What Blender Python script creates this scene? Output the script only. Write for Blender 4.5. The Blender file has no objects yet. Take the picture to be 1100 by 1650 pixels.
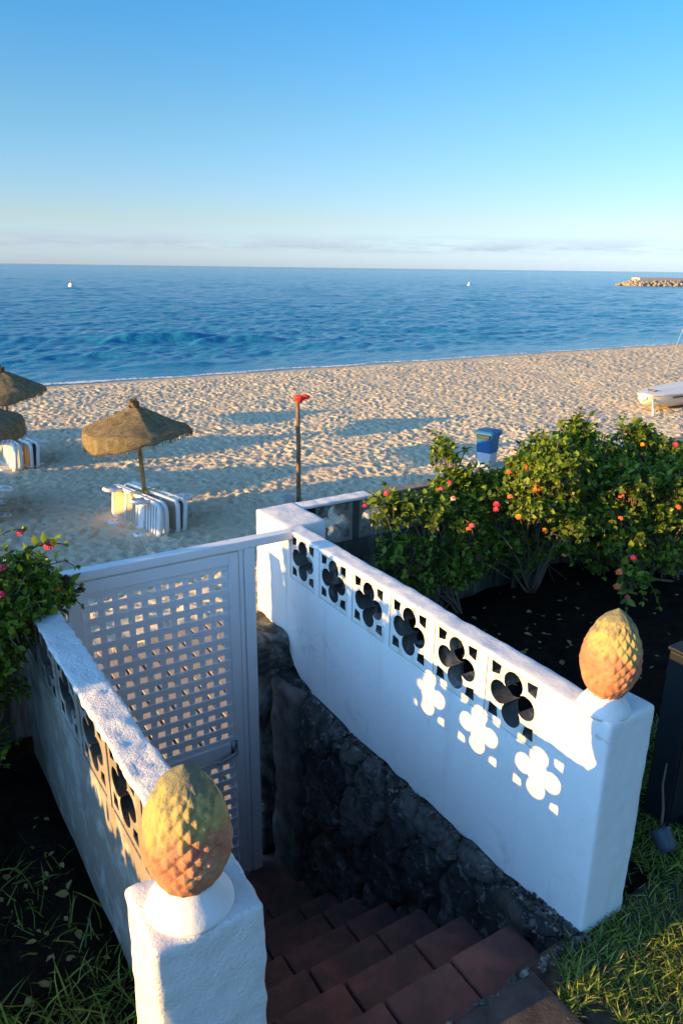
import bpy, bmesh, math, random
import numpy as np
from mathutils import Vector, Matrix, noise, geometry
R = math.radians
sc = bpy.context.scene
COL = sc.collection
random.seed(7)
rng = np.random.default_rng(11)
EYE = 4.6                      # camera height above the sand
SUN = Vector((1.0, -0.056, -0.165)).normalized()   # travel direction of the light

# ------------------------------------------------------------------ helpers
def W(x, y, z):                # z given relative to the camera height
    return Vector((x, y, z + EYE))

def link(o):
    COL.objects.link(o); return o

def tag(o, label=None, cat=None, group=None, kind=None):
    if label: o['label'] = label
    if cat: o['category'] = cat
    if group: o['group'] = group
    if kind: o['kind'] = kind
    return o

def thing(name, label, cat, loc=(0, 0, 0), rotz=0.0, group=None):
    o = link(bpy.data.objects.new(name, None))
    o.location = loc; o.rotation_euler = (0, 0, rotz)
    o.empty_display_size = 0.2
    return tag(o, label, cat, group)

def mesh_np(name, V, F, smooth=False):
    """V (n,3), F list of (m,k) index arrays"""
    me = bpy.data.meshes.new(name)
    V = np.asarray(V, dtype=np.float32)
    me.vertices.add(len(V)); me.vertices.foreach_set('co', V.ravel())
    F = [np.asarray(f, dtype=np.int32) for f in F if len(f)]
    nl = sum(f.size for f in F); nf = sum(len(f) for f in F)
    me.loops.add(nl); me.polygons.add(nf)
    me.loops.foreach_set('vertex_index', np.concatenate([f.ravel() for f in F]))
    st = []; s = 0
    for f in F:
        k = f.shape[1]
        st.append(s + np.arange(len(f), dtype=np.int32) * k); s += f.size
    me.polygons.foreach_set('loop_start', np.concatenate(st).astype(np.int32))
    me.update(calc_edges=True); me.validate()
    if smooth: me.polygons.foreach_set('use_smooth', np.ones(len(me.polygons), dtype=bool))
    return me

class MB:
    def __init__(s): s.v = []; s.f = []
    def add(s, vs, fs):
        b = len(s.v); s.v += [tuple(v) for v in vs]; s.f += [tuple(i + b for i in f) for f in fs]
        return s
    def box(s, lo, hi, M=None):
        x0, y0, z0 = lo; x1, y1, z1 = hi
        vs = [Vector(p) for p in ((x0,y0,z0),(x1,y0,z0),(x1,y1,z0),(x0,y1,z0),(x0,y0,z1),(x1,y0,z1),(x1,y1,z1),(x0,y1,z1))]
        if M: vs = [M @ v for v in vs]
        return s.add(vs, [(0,3,2,1),(4,5,6,7),(0,1,5,4),(1,2,6,5),(2,3,7,6),(3,0,4,7)])
    def bar(s, a, b, w, h, up=(0, 0, 1)):
        a = Vector(a); b = Vector(b); d = (b - a).normalized()
        u = Vector(up); x = d.cross(u)
        if x.length < 1e-4: x = d.cross(Vector((1, 0, 0)))
        x.normalize(); y = x.cross(d).normalized()
        vs = [p + x * (sx * w / 2) + y * (sy * h / 2) for p in (a, b) for sx, sy in ((-1,-1),(1,-1),(1,1),(-1,1))]
        return s.add(vs, [(0,3,2,1),(4,5,6,7),(0,1,5,4),(1,2,6,5),(2,3,7,6),(3,0,4,7)])
    def tube(s, pts, rad, n=8, cap=True):
        pts = [Vector(p) for p in pts]
        if not hasattr(rad, '__len__'): rad = [rad] * len(pts)
        t0 = (pts[1] - pts[0]).normalized()
        u = t0.cross(Vector((0, 0, 1)))
        if u.length < 1e-3: u = t0.cross(Vector((1, 0, 0)))
        u.normalize(); vs = []; fs = []
        for i, p in enumerate(pts):
            t = (pts[min(i + 1, len(pts) - 1)] - pts[max(i - 1, 0)]).normalized()
            u = (u - t * u.dot(t)).normalized(); w = t.cross(u)
            for k in range(n):
                a = 2 * math.pi * k / n
                vs.append(p + (u * math.cos(a) + w * math.sin(a)) * rad[i])
        for i in range(len(pts) - 1):
            for k in range(n):
                k2 = (k + 1) % n
                fs.append((i*n + k, i*n + k2, (i+1)*n + k2, (i+1)*n + k))
        if cap:
            fs.append(tuple(range(n - 1, -1, -1))); fs.append(tuple((len(pts)-1)*n + k for k in range(n)))
        return s.add(vs, fs)
    def lathe(s, prof, n=32, c=(0, 0, 0), fn=None):
        vs = []; fs = []; c = Vector(c)
        for i, (r, z) in enumerate(prof):
            for k in range(n):
                a = 2 * math.pi * k / n
                p = Vector((r * math.cos(a), r * math.sin(a), z))
                if fn: p = fn(p, a, i)
                vs.append(c + p)
        for i in range(len(prof) - 1):
            for k in range(n):
                k2 = (k + 1) % n
                fs.append((i*n + k, i*n + k2, (i+1)*n + k2, (i+1)*n + k))
        fs.append(tuple(range(n - 1, -1, -1))); fs.append(tuple((len(prof)-1)*n + k for k in range(n)))
        return s.add(vs, fs)
    def build(s, name, mat, parent=None, smooth=False, off=(0, 0, 0), bevel=0.0, seg=2):
        me = bpy.data.meshes.new(name)
        o3 = Vector(off)
        me.from_pydata([Vector(v) - o3 for v in s.v], [], s.f); me.update()
        bm = bmesh.new(); bm.from_mesh(me)
        bmesh.ops.recalc_face_normals(bm, faces=bm.faces)
        bm.to_mesh(me); bm.free()
        return put(name, me, mat, parent, smooth, bevel, seg)

def put(name, me, mat, parent=None, smooth=False, bevel=0.0, seg=2):
    o = link(bpy.data.objects.new(name, me))
    if mat: me.materials.append(mat)
    if parent: o.parent = parent
    if smooth: me.polygons.foreach_set('use_smooth', np.ones(len(me.polygons), dtype=bool))
    if bevel:
        m = o.modifiers.new('bevel', 'BEVEL'); m.width = bevel; m.segments = seg; m.limit_method = 'ANGLE'; m.angle_limit = R(40)
    return o

def auto_smooth(o, ang=40):
    bm = bmesh.new(); bm.from_mesh(o.data)
    for f in bm.faces: f.smooth = True
    for e in bm.edges:
        if len(e.link_faces) == 2 and e.calc_face_angle(0) > R(ang): e.smooth = False
    bm.to_mesh(o.data); bm.free(); return o

def rbox(lo, hi, r=0.01, step=0.02, amp=0.0, ns=20.0, seed=0, amp2=0.0, ns2=4.0):
    """rounded, slightly uneven hand-plastered box as a grid surface"""
    lo = Vector(lo); hi = Vector(hi)
    ax = []
    for i in range(3):
        a, b = lo[i], hi[i]; rr = min(r, (b - a) * 0.49)
        n = max(1, int(round((b - a - 2 * rr) / step)))
        mid = [a + rr + (b - a - 2 * rr) * k / n for k in range(n + 1)]
        ax.append([a, a + rr * 0.45] + mid + [b - rr * 0.45, b])
    nx, ny, nz = (len(a) for a in ax)
    idx = {}; vs = []; fs = []
    so = Vector((seed * 3.1, seed * 1.7, seed * 5.3))
    def vid(i, j, k):
        key = (i, j, k)
        if key in idx: return idx[key]
        p = Vector((ax[0][i], ax[1][j], ax[2][k]))
        q = Vector([min(max(p[m], lo[m] + min(r, (hi[m]-lo[m])*.49)), hi[m] - min(r, (hi[m]-lo[m])*.49)) for m in range(3)])
        d = p - q
        if d.length > 1e-9:
            n = d.normalized(); p = q + n * r
            if amp: p = p + n * (amp * noise.noise(p * ns + so))
            if amp2: p = p + n * (amp2 * noise.noise(p * ns2 + so))
        idx[key] = len(vs); vs.append(p); return idx[key]
    for (A, B, C, na, nb, nc) in ((0,1,2,nx,ny,nz),(1,2,0,ny,nz,nx),(2,0,1,nz,nx,ny)):
        for side in (0, nc - 1):
            for i in range(na - 1):
                for j in range(nb - 1):
                    q = []
                    for (di, dj) in ((0,0),(1,0),(1,1),(0,1)):
                        t = [0,0,0]; t[A] = i + di; t[B] = j + dj; t[C] = side
                        q.append(vid(*t))
                    fs.append(tuple(q) if side else tuple(reversed(q)))
    m = MB(); m.add(vs, fs); return m

def panel(loops, t0, t1, mapf):
    """extrude a 2-D outline with holes from depth t0 to t1; mapf(u, v, t) -> point"""
    flat = [p for l in loops for p in l]
    tris = geometry.tessellate_polygon([[Vector((p[0], p[1], 0)) for p in l] for l in loops])
    n = len(flat); m = MB()
    vs = [mapf(p[0], p[1], t0) for p in flat] + [mapf(p[0], p[1], t1) for p in flat]
    fs = [tuple(t) for t in tris] + [tuple(i + n for i in reversed(t)) for t in tris]
    b = 0
    for l in loops:
        k = len(l)
        for i in range(k):
            j = (i + 1) % k
            fs.append((b + i, b + j, b + j + n, b + i + n))
        b += k
    return m.add(vs, fs)

def vnoise(x, y, seed=0):
    """smooth value noise, numpy arrays"""
    x = np.asarray(x, float); y = np.asarray(y, float)
    xi = np.floor(x).astype(np.int64); yi = np.floor(y).astype(np.int64)
    fx = x - xi; fy = y - yi
    fx = fx*fx*fx*(fx*(fx*6-15)+10); fy = fy*fy*fy*(fy*(fy*6-15)+10)
    def h(a, b):
        n = (a * 374761393 + b * 668265263 + seed * 1274126177) & 0x7fffffff
        n = ((n ^ (n >> 13)) * 1274126177) & 0x7fffffff
        return ((n ^ (n >> 16)) & 0xffff) / 65535.0 * 2 - 1
    a = h(xi, yi); b = h(xi+1, yi); c = h(xi, yi+1); d = h(xi+1, yi+1)
    return (a*(1-fx)+b*fx)*(1-fy) + (c*(1-fx)+d*fx)*fy

# ------------------------------------------------------------------ materials
def mat(name):
    m = bpy.data.materials.new(name); m.use_nodes = True
    nt = m.node_tree; p = nt.nodes['Principled BSDF']
    return m, nt, p
def N(nt, typ, **kw):
    n = nt.nodes.new(typ)
    for k, v in kw.items():
        if k == 'inp':
            for a, b in v.items(): n.inputs[a].default_value = b
        else: setattr(n, k, v)
    return n
def coords(nt, kind='Object', scale=None):
    tc = N(nt, 'ShaderNodeTexCoord'); out = tc.outputs[kind]
    if scale:
        mp = N(nt, 'ShaderNodeMapping'); mp.inputs['Scale'].default_value = scale
        nt.links.new(out, mp.inputs['Vector']); out = mp.outputs[0]
    return out
def noise_n(nt, vec, scale, detail=4, rough=0.55, dist=0.0):
    n = N(nt, 'ShaderNodeTexNoise', inp={'Scale': scale, 'Detail': detail, 'Roughness': rough, 'Distortion': dist})
    nt.links.new(vec, n.inputs['Vector']); return n.outputs['Fac']
def ramp(nt, fac, stops, interp='LINEAR'):
    r = N(nt, 'ShaderNodeValToRGB'); e = r.color_ramp.elements; r.color_ramp.interpolation = interp
    while len(e) < len(stops): e.new(0.5)
    for el, (p, c) in zip(e, stops):
        el.position = p; el.color = (c, c, c, 1) if not hasattr(c, '__len__') else (*c, 1)
    nt.links.new(fac, r.inputs['Fac']); return r.outputs['Color']
def mix(nt, fac, a, b, mode='MIX'):
    n = N(nt, 'ShaderNodeMix', data_type='RGBA', blend_type=mode)
    for sock, v in ((n.inputs[0], fac), (n.inputs[6], a), (n.inputs[7], b)):
        if isinstance(v, bpy.types.NodeSocket): nt.links.new(v, sock)
        elif hasattr(v, '__len__'): sock.default_value = (*v, 1)
        else: sock.default_value = v
    return n.outputs[2]
def math_n(nt, op, a, b=0.0):
    n = N(nt, 'ShaderNodeMath', operation=op)
    for s, v in zip(n.inputs, (a, b)):
        if isinstance(v, bpy.types.NodeSocket): nt.links.new(v, s)
        else: s.default_value = v
    return n.outputs[0]
def bump(nt, p, h, strength=0.3, dist=0.01, prev=None):
    b = N(nt, 'ShaderNodeBump', inp={'Strength': strength, 'Distance': dist})
    nt.links.new(h, b.inputs['Height'])
    if prev: nt.links.new(prev, b.inputs['Normal'])
    nt.links.new(b.outputs[0], p.inputs['Normal']); return b.outputs[0]
def setc(nt, p, c):
    if isinstance(c, bpy.types.NodeSocket): nt.links.new(c, p.inputs['Base Color'])
    else: p.inputs['Base Color'].default_value = (*c, 1)

def plaster(name, base=(.80, .79, .76), grime=0.3, gcol=(.33, .29, .24), gscale=5.0, rough_b=0.35, fine=70, dist=0.004, specks=0.5):
    m, nt, p = mat(name); v = coords(nt)
    g = noise_n(nt, v, gscale, 6, 0.65, 0.4)
    gm = ramp(nt, g, [(1 - grime - .22 if grime < .7 else .18, 0), (min(1, 1 - grime + .12) if grime < .7 else .75, 1)])
    c = mix(nt, gm, base, gcol)
    st = noise_n(nt, coords(nt, scale=(9, 9, .9)), 1.0, 4, .6)
    c = mix(nt, ramp(nt, st, [(.56, 0), (.75, grime*1.3)]), c, (.40, .37, .32))
    tone = noise_n(nt, v, 1.7, 3)
    c = mix(nt, ramp(nt, tone, [(.35, 0), (.75, .25)]), c, (.62, .60, .55))
    wd = N(nt, 'ShaderNodeVectorMath', operation='ADD'); nn = N(nt, 'ShaderNodeTexNoise', inp={'Scale': 6.0, 'Detail': 4}); nt.links.new(v, nn.inputs['Vector'])
    sw = N(nt, 'ShaderNodeVectorMath', operation='SCALE'); sw.inputs['Scale'].default_value = .22; nt.links.new(nn.outputs['Color'], sw.inputs[0])
    nt.links.new(v, wd.inputs[0]); nt.links.new(sw.outputs[0], wd.inputs[1])
    vo = N(nt, 'ShaderNodeTexVoronoi', feature='DISTANCE_TO_EDGE', inp={'Scale': 2.3}); nt.links.new(wd.outputs[0], vo.inputs['Vector'])
    crack = math_n(nt, 'MULTIPLY', ramp(nt, vo.outputs['Distance'], [(.0, 1), (.006, .8), (.012, 0)]), ramp(nt, noise_n(nt, v, 2.1, 2), [(.52, 0), (.66, .16)]))
    c = mix(nt, crack, c, (.22, .20, .17))
    fl = noise_n(nt, v, 13, 6, .75, .6)
    c = mix(nt, ramp(nt, fl, [(.665, 0), (.69, .55)]), c, (.42, .39, .34))
    if specks:
        s = noise_n(nt, v, 95, 3, .6)
        c = mix(nt, ramp(nt, s, [(.70, 0), (.74, specks)]), c, (.12, .11, .10))
    setc(nt, p, c)
    p.inputs['Roughness'].default_value = 0.85; p.inputs['Specular IOR Level'].default_value = 0.25
    h = noise_n(nt, v, fine, 5, .65)
    b1 = bump(nt, p, h, rough_b, dist)
    h2 = noise_n(nt, v, 9, 3, .5)
    b2 = bump(nt, p, h2, rough_b * .8, dist * 3, b1)
    h3 = noise_n(nt, v, 2.6, 3, .5)
    bump(nt, p, h3, .35, .04, b2)
    return m

M = {}
M['plaster'] = plaster('white_plaster', grime=.16, rough_b=.38, fine=55, dist=.005, specks=.25)
M['plaster_rough'] = plaster('rough_white_plaster', grime=.12, rough_b=.9, fine=110, dist=.008, specks=.5)
M['plaster_block'] = plaster('white_block', base=(.76, .74, .69), grime=.30, gcol=(.36, .32, .26), gscale=9, rough_b=.5, fine=60, dist=.004, specks=.4)
M['wall_shade_dark'] = plaster('shade_dark_cement', base=(.020, .021, .018), grime=.55, gcol=(.010, .011, .009), gscale=6, rough_b=.8, fine=50, dist=.008, specks=.4)  # near-black: deep shade under the bushes put into the cement colour
M['plaster_old'] = plaster('weathered_plaster', base=(.62, .60, .53), grime=.6, gcol=(.24, .20, .15), gscale=7, rough_b=.9, fine=45, dist=.009, specks=.6)
M['plaster_grey'] = plaster('grey_render', base=(.30, .29, .26), grime=.5, gcol=(.13, .12, .11), gscale=6, rough_b=.8, fine=50, dist=.008, specks=.4)

def m_stone():
    m, nt, p = mat('dark_rubble'); v = coords(nt)
    a = noise_n(nt, v, 4.5, 6, .7, .8)
    c = ramp(nt, a, [(.32, (.014, .014, .013)), (.45, (.05, .049, .043)), (.54, (.14, .135, .115)), (.64, (.30, .295, .26))])
    b = noise_n(nt, v, 38, 4, .7)
    c = mix(nt, ramp(nt, b, [(.66, 0), (.76, .6)]), c, (.35, .34, .30))
    w = noise_n(nt, v, 2.3, 3, .6)
    c = mix(nt, ramp(nt, w, [(.45, 0), (.65, .5)]), c, (.09, .062, .042))
    setc(nt, p, c); p.inputs['Roughness'].default_value = .9; p.inputs['Specular IOR Level'].default_value = .2
    b1 = bump(nt, p, noise_n(nt, v, 60, 5, .7), .8, .01); bump(nt, p, a, .6, .03, b1)
    return m
M['stone'] = m_stone()
def m_masonry():
    m, nt, p = mat('old_rubble_masonry'); v = coords(nt)
    tn = N(nt, 'ShaderNodeAttribute', attribute_name='tone').outputs['Fac']; jn = N(nt, 'ShaderNodeAttribute', attribute_name='joint').outputs['Fac']
    a = noise_n(nt, v, 9, 6, .7, .6)
    c = ramp(nt, tn, [(0, (.035, .036, .034)), (.35, (.075, .075, .068)), (.6, (.10, .082, .062)), (.8, (.15, .148, .135)), (1, (.05, .046, .042))])
    c = mix(nt, ramp(nt, a, [(.40, 0), (.60, .8)]), c, (.020, .020, .018))
    c = mix(nt, ramp(nt, noise_n(nt, v, 16, 6, .75, .8), [(.56, 0), (.66, .75)]), c, (.27, .265, .24))
    c = mix(nt, ramp(nt, jn, [(.05, .85), (.45, 0)]), c, (.022, .019, .016))
    setc(nt, p, c); p.inputs['Roughness'].default_value = .92; p.inputs['Specular IOR Level'].default_value = .2
    b1 = bump(nt, p, noise_n(nt, v, 70, 5, .7), .8, .008); bump(nt, p, a, .6, .02, b1); return m
M['masonry'] = m_masonry()
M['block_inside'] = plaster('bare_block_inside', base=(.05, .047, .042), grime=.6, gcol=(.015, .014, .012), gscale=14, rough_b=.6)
def m_mortar():
    m, nt, p = mat('flaking_mortar'); v = coords(nt)
    a = noise_n(nt, v, 22, 5, .7, .5)
    c = ramp(nt, a, [(.38, (.03, .028, .024)), (.52, (.10, .09, .075)), (.62, (.24, .23, .20)), (.74, (.42, .41, .37))])
    setc(nt, p, c); p.inputs['Roughness'].default_value = .95
    bump(nt, p, a, 1, .02); return m
M['mortar'] = m_mortar()

def m_step():
    m, nt, p = mat('worn_red_tile'); v = coords(nt)
    a = noise_n(nt, v, 7, 5, .65, .3)
    c = mix(nt, ramp(nt, a, [(.34, 0), (.60, 1)]), (.31, .115, .082), (.12, .068, .052))
    ri = N(nt, 'ShaderNodeNewGeometry').outputs['Random Per Island']
    c = mix(nt, ramp(nt, ri, [(0, .0), (1, .6)]), c, (.13, .072, .060))
    s = noise_n(nt, v, 70, 3, .6)
    c = mix(nt, ramp(nt, s, [(.70, 0), (.78, .7)]), c, (.25, .22, .19))
    setc(nt, p, c); p.inputs['Roughness'].default_value = .8
    b1 = bump(nt, p, noise_n(nt, v, 90, 4, .7), .5, .004); bump(nt, p, a, .5, .012, b1); return m
M['step'] = m_step()
def m_concrete(name, lo, hi, sc_=12):
    m, nt, p = mat(name); v = coords(nt)
    a = noise_n(nt, v, sc_, 6, .7, .3)
    setc(nt, p, ramp(nt, a, [(.3, lo), (.7, hi)])); p.inputs['Roughness'].default_value = .9
    bump(nt, p, noise_n(nt, v, sc_ * 6, 5, .7), .6, .006); return m
M['landing'] = m_concrete('worn_landing', (.035, .027, .022), (.10, .078, .062))
M['cement'] = m_concrete('stained_cement', (.035, .03, .025), (.17, .155, .13), 9)
M['concrete'] = m_concrete('concrete', (.32, .31, .29), (.5, .49, .46))

def simple(name, col, rough=.5, spec=.4, metallic=0, var=.0, vs=8, bstr=0, bsc=60):
    m, nt, p = mat(name); v = coords(nt)
    if var:
        a = noise_n(nt, v, vs, 4, .6)
        setc(nt, p, mix(nt, ramp(nt, a, [(.35, 0), (.7, var)]), col, tuple(c * .45 for c in col)))
    else: setc(nt, p, col)
    p.inputs['Roughness'].default_value = rough; p.inputs['Specular IOR Level'].default_value = spec
    p.inputs['Metallic'].default_value = metallic
    if bstr: bump(nt, p, noise_n(nt, v, bsc, 4, .6), bstr, .004)
    return m
def m_gate():
    m, nt, p = mat('white_gate_paint'); v = coords(nt)
    a = noise_n(nt, v, 5, 4, .6); s = noise_n(nt, v, 28, 4, .7)
    c = mix(nt, ramp(nt, a, [(.4, 0), (.75, .3)]), (.84, .84, .83), (.68, .68, .68))
    c = mix(nt, ramp(nt, s, [(.70, 0), (.75, .8)]), c, (.16, .12, .10))
    setc(nt, p, c); p.inputs['Roughness'].default_value = .45
    bump(nt, p, noise_n(nt, v, 120, 3), .1, .002); return m
M['gate'] = m_gate()
M['resin'] = simple('white_resin', (.78, .78, .76), .45, .4, var=.12, vs=5)
M['tan'] = simple('tan_sling', (.50, .40, .27), .7, .2, var=.3, vs=20, bstr=.3, bsc=200)
M['steel'] = simple('dull_steel', (.45, .46, .48), .4, .5, .6, var=.3)
M['yellow'] = simple('yellow_cord', (.65, .50, .03), .6)
M['blue'] = simple('blue_plastic', (.012, .12, .30), .42, .45, var=.3, vs=6)
M['palebin'] = simple('pale_bin_shell', (.45, .52, .60), .5, .4, var=.3, vs=7)
M['red'] = simple('red_plastic', (.72, .045, .02), .5, .4, var=.25, vs=15)
M['dark'] = simple('dark_metal', (.025, .03, .034), .5, .4, var=.3)
M['nearblack'] = simple('near_black_paint', (.010, .013, .017), .5, .3, var=.3)
M['lampgrey'] = simple('grey_blue_plastic', (.05, .075, .10), .5, .4, var=.3, vs=25)
M['hull'] = simple('cream_hull', (.72, .66, .55), .35, .5, var=.15, vs=1.5)
M['deck'] = simple('deck_white', (.78, .76, .70), .5, .4, var=.15, vs=2)
M['alu'] = simple('pale_alloy', (.62, .62, .62), .4, .5, .3)
M['buoyw'] = simple('buoy_white', (.8, .78, .74), .5)
M['buoyr'] = simple('buoy_red', (.6, .12, .08), .5)

def m_wood():
    m, nt, p = mat('weathered_wood'); v = coords(nt, scale=(1, 1, .12))
    a = noise_n(nt, v, 40, 5, .65); b = noise_n(nt, coords(nt), 2.2, 3)
    c = ramp(nt, a, [(.3, (.10, .055, .028)), (.7, (.36, .23, .12))])
    c = mix(nt, ramp(nt, b, [(.4, 0), (.65, .7)]), c, (.07, .05, .04))
    setc(nt, p, c); p.inputs['Roughness'].default_value = .8; bump(nt, p, a, .5, .006); return m
M['wood'] = m_wood()
M['polewood'] = simple('pole_pine', (.42, .26, .10), .7, .3, var=.6, vs=12, bstr=.4, bsc=40)
def m_plank():
    m, nt, p = mat('sandy_planks'); v = coords(nt, scale=(1, .08, 1))
    a = noise_n(nt, v, 50, 4, .6); ri = N(nt, 'ShaderNodeNewGeometry').outputs['Random Per Island']
    c = ramp(nt, a, [(.3, (.42, .30, .19)), (.7, (.58, .44, .30))])
    c = mix(nt, ramp(nt, ri, [(0, 0), (1, .3)]), c, (.36, .27, .19))
    setc(nt, p, c); p.inputs['Roughness'].default_value = .85; return m
M['plank'] = m_plank()

def m_thatch():
    m, nt, p = mat('woven_esparto'); v = coords(nt)
    a = noise_n(nt, v, 9, 5, .7, .5); f = noise_n(nt, v, 75, 4, .7)
    c = ramp(nt, a, [(.25, (.13, .105, .06)), (.5, (.34, .27, .15)), (.75, (.48, .40, .24))])
    c = mix(nt, ramp(nt, f, [(.35, .75), (.6, 0)]), c, (.05, .035, .02))
    setc(nt, p, c); p.inputs['Roughness'].default_value = .95; p.inputs['Specular IOR Level'].default_value = .1
    wv = N(nt, 'ShaderNodeTexWave', wave_type='RINGS', rings_direction='Z', inp={'Scale': 9, 'Distortion': 3, 'Detail': 2})
    nt.links.new(v, wv.inputs['Vector'])
    b1 = bump(nt, p, wv.outputs['Fac'], .5, .015); bump(nt, p, f, .9, .03, b1); return m
M['thatch'] = m_thatch()

def m_terracotta():
    m, nt, p = mat('lichened_terracotta'); v = coords(nt)
    a = noise_n(nt, v, 14, 5, .65, .6); b = noise_n(nt, v, 30, 5, .7); g = noise_n(nt, v, 7, 5, .7, .8)
    c = ramp(nt, a, [(.3, (.36, .14, .085)), (.5, (.52, .22, .12)), (.72, (.58, .31, .19))])
    sx = N(nt, 'ShaderNodeSeparateXYZ'); nt.links.new(v, sx.inputs[0])
    hi = math_n(nt, 'MULTIPLY_ADD', sx.outputs['Z'], 3.2); hi.node.inputs[2].default_value = -.62
    lich = math_n(nt, 'ADD', g, hi)
    c = mix(nt, ramp(nt, lich, [(.50, 0), (.62, .75)]), c, (.48, .40, .13))
    c = mix(nt, ramp(nt, b, [(.56, 0), (.68, .65)]), c, (.22, .24, .11))
    c = mix(nt, ramp(nt, math_n(nt, 'ADD', b, hi), [(.68, 0), (.82, .75)]), c, (.11, .14, .11))
    setc(nt, p, c); p.inputs['Roughness'].default_value = .9; p.inputs['Specular IOR Level'].default_value = .15
    b1 = bump(nt, p, noise_n(nt, v, 120, 5, .7), .5, .004); bump(nt, p, b, .5, .01, b1); return m
M['terra'] = m_terracotta()

def m_leaf(name, dark, light, transl=.35):
    m, nt, p = mat(name)
    ri = N(nt, 'ShaderNodeNewGeometry').outputs['Random Per Island']
    c = ramp(nt, ri, [(0, dark), (.6, tuple((a + b) / 2 for a, b in zip(dark, light))), (1, light)])
    setc(nt, p, c); p.inputs['Roughness'].default_value = .48; p.inputs['Specular IOR Level'].default_value = .35
    t = N(nt, 'ShaderNodeBsdfTranslucent')
    nt.links.new(mix(nt, 1.0, c, (1.0, 1.15, .55), 'MULTIPLY'), t.inputs['Color'])
    ms = N(nt, 'ShaderNodeMixShader', inp={0: transl})
    out = nt.nodes['Material Output']
    nt.links.new(p.outputs[0], ms.inputs[1]); nt.links.new(t.outputs[0], ms.inputs[2]); nt.links.new(ms.outputs[0], out.inputs[0])
    return m
M['leaf'] = m_leaf('lantana_leaf', (.030, .085, .010), (.34, .44, .045), .45)
M['grass'] = m_leaf('grass_blade', (.05, .12, .016), (.36, .44, .07), .35)
M['drygrass'] = m_leaf('dry_grass_blade', (.30, .23, .08), (.48, .37, .14), .3)
M['twig'] = simple('twig_bark', (.17, .13, .09), .85, .2, var=.6, vs=30)
for k, c in (('fl_red', (.75, .03, .07)), ('fl_pink', (.75, .10, .20)), ('fl_orange', (.85, .20, .015)), ('fl_coral', (.80, .16, .09)), ('fl_yellow', (.85, .50, .03)), ('fl_pale', (.75, .55, .40)), ('fl_wilt', (.10, .03, .025))):
    M[k] = simple(k.replace('fl_', 'petal_'), c, .6, .2)

def m_sand():
    m, nt, p = mat('beach_sand'); v = coords(nt)
    a = noise_n(nt, v, .7, 4, .6); g = noise_n(nt, v, 55, 5, .75); k = noise_n(nt, v, 9, 4, .65)
    c = mix(nt, ramp(nt, a, [(.3, 0), (.7, 1)]), (.76, .635, .43), (.69, .57, .38))
    c = mix(nt, ramp(nt, g, [(.3, .35), (.6, 0)]), c, (.46, .33, .21))
    # damp band along the waterline
    sx = N(nt, 'ShaderNodeSeparateXYZ'); nt.links.new(v, sx.inputs[0])
    wet = N(nt, 'ShaderNodeMapRange', inp={1: -.02, 2: -.14, 3: 0, 4: 1}); nt.links.new(sx.outputs['Z'], wet.inputs[0])
    yr = N(nt, 'ShaderNodeMapRange', inp={1: 29, 2: 30.5, 3: 0, 4: 1}); nt.links.new(sx.outputs['Y'], yr.inputs[0])
    c = mix(nt, math_n(nt, 'MULTIPLY', math_n(nt, 'MULTIPLY', wet.outputs[0], yr.outputs[0]), .55), c, (.20, .13, .07))
    setc(nt, p, c); p.inputs['Roughness'].default_value = .95; p.inputs['Specular IOR Level'].default_value = .1
    b1 = bump(nt, p, g, .5, .012); bump(nt, p, k, .6, .05, b1); return m
M['sand'] = m_sand()
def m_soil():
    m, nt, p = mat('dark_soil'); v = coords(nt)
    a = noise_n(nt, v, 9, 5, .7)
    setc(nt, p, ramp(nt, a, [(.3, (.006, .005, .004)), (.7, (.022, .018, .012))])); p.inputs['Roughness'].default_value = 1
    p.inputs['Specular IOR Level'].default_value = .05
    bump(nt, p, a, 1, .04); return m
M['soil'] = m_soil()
M['turf'] = m_concrete('trodden_turf_soil', (.03, .024, .014), (.10, .075, .04), 20)

def m_sea():
    m, nt, p = mat('sea_water'); v = coords(nt)
    sx = N(nt, 'ShaderNodeSeparateXYZ'); nt.links.new(v, sx.inputs[0])
    near = N(nt, 'ShaderNodeMapRange', inp={1: 31, 2: 75, 3: 1, 4: 0}); nt.links.new(sx.outputs['Y'], near.inputs[0])
    c = mix(nt, math_n(nt, 'POWER', near.outputs[0], 2.0), (.012, .19, .36), (.035, .25, .40))
    setc(nt, p, c)
    p.inputs['Roughness'].default_value = .16; p.inputs['IOR'].default_value = 1.33; p.inputs['Specular IOR Level'].default_value = .36
    far = N(nt, 'ShaderNodeMapRange', inp={1: 150, 2: 1500, 3: .36, 4: .06}); nt.links.new(sx.outputs['Y'], far.inputs[0]); nt.links.new(far.outputs[0], p.inputs['Specular IOR Level'])
    v2 = coords(nt, scale=(.55, 1.3, 1))
    b1 = bump(nt, p, noise_n(nt, v2, 1.6, 5, .62), .7, .25)
    return m
M['sea'] = m_sea()
def m_foam():
    m, nt, p = mat('surf_foam'); setc(nt, p, (.82, .84, .84)); p.inputs['Roughness'].default_value = .8
    v = coords(nt); a = noise_n(nt, v, 5, 5, .7)
    nt.links.new(ramp(nt, a, [(.38, 0), (.52, .95)]), p.inputs['Alpha']); return m
M['foam'] = m_foam()
def m_rock():
    m, nt, p = mat('breakwater_stone'); v = coords(nt); a = noise_n(nt, v, .5, 5, .7)
    setc(nt, p, ramp(nt, a, [(.3, (.24, .20, .15)), (.7, (.40, .34, .26))])); p.inputs['Roughness'].default_value = .95
    bump(nt, p, a, .6, .3); return m
M['rock'] = m_rock()

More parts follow.
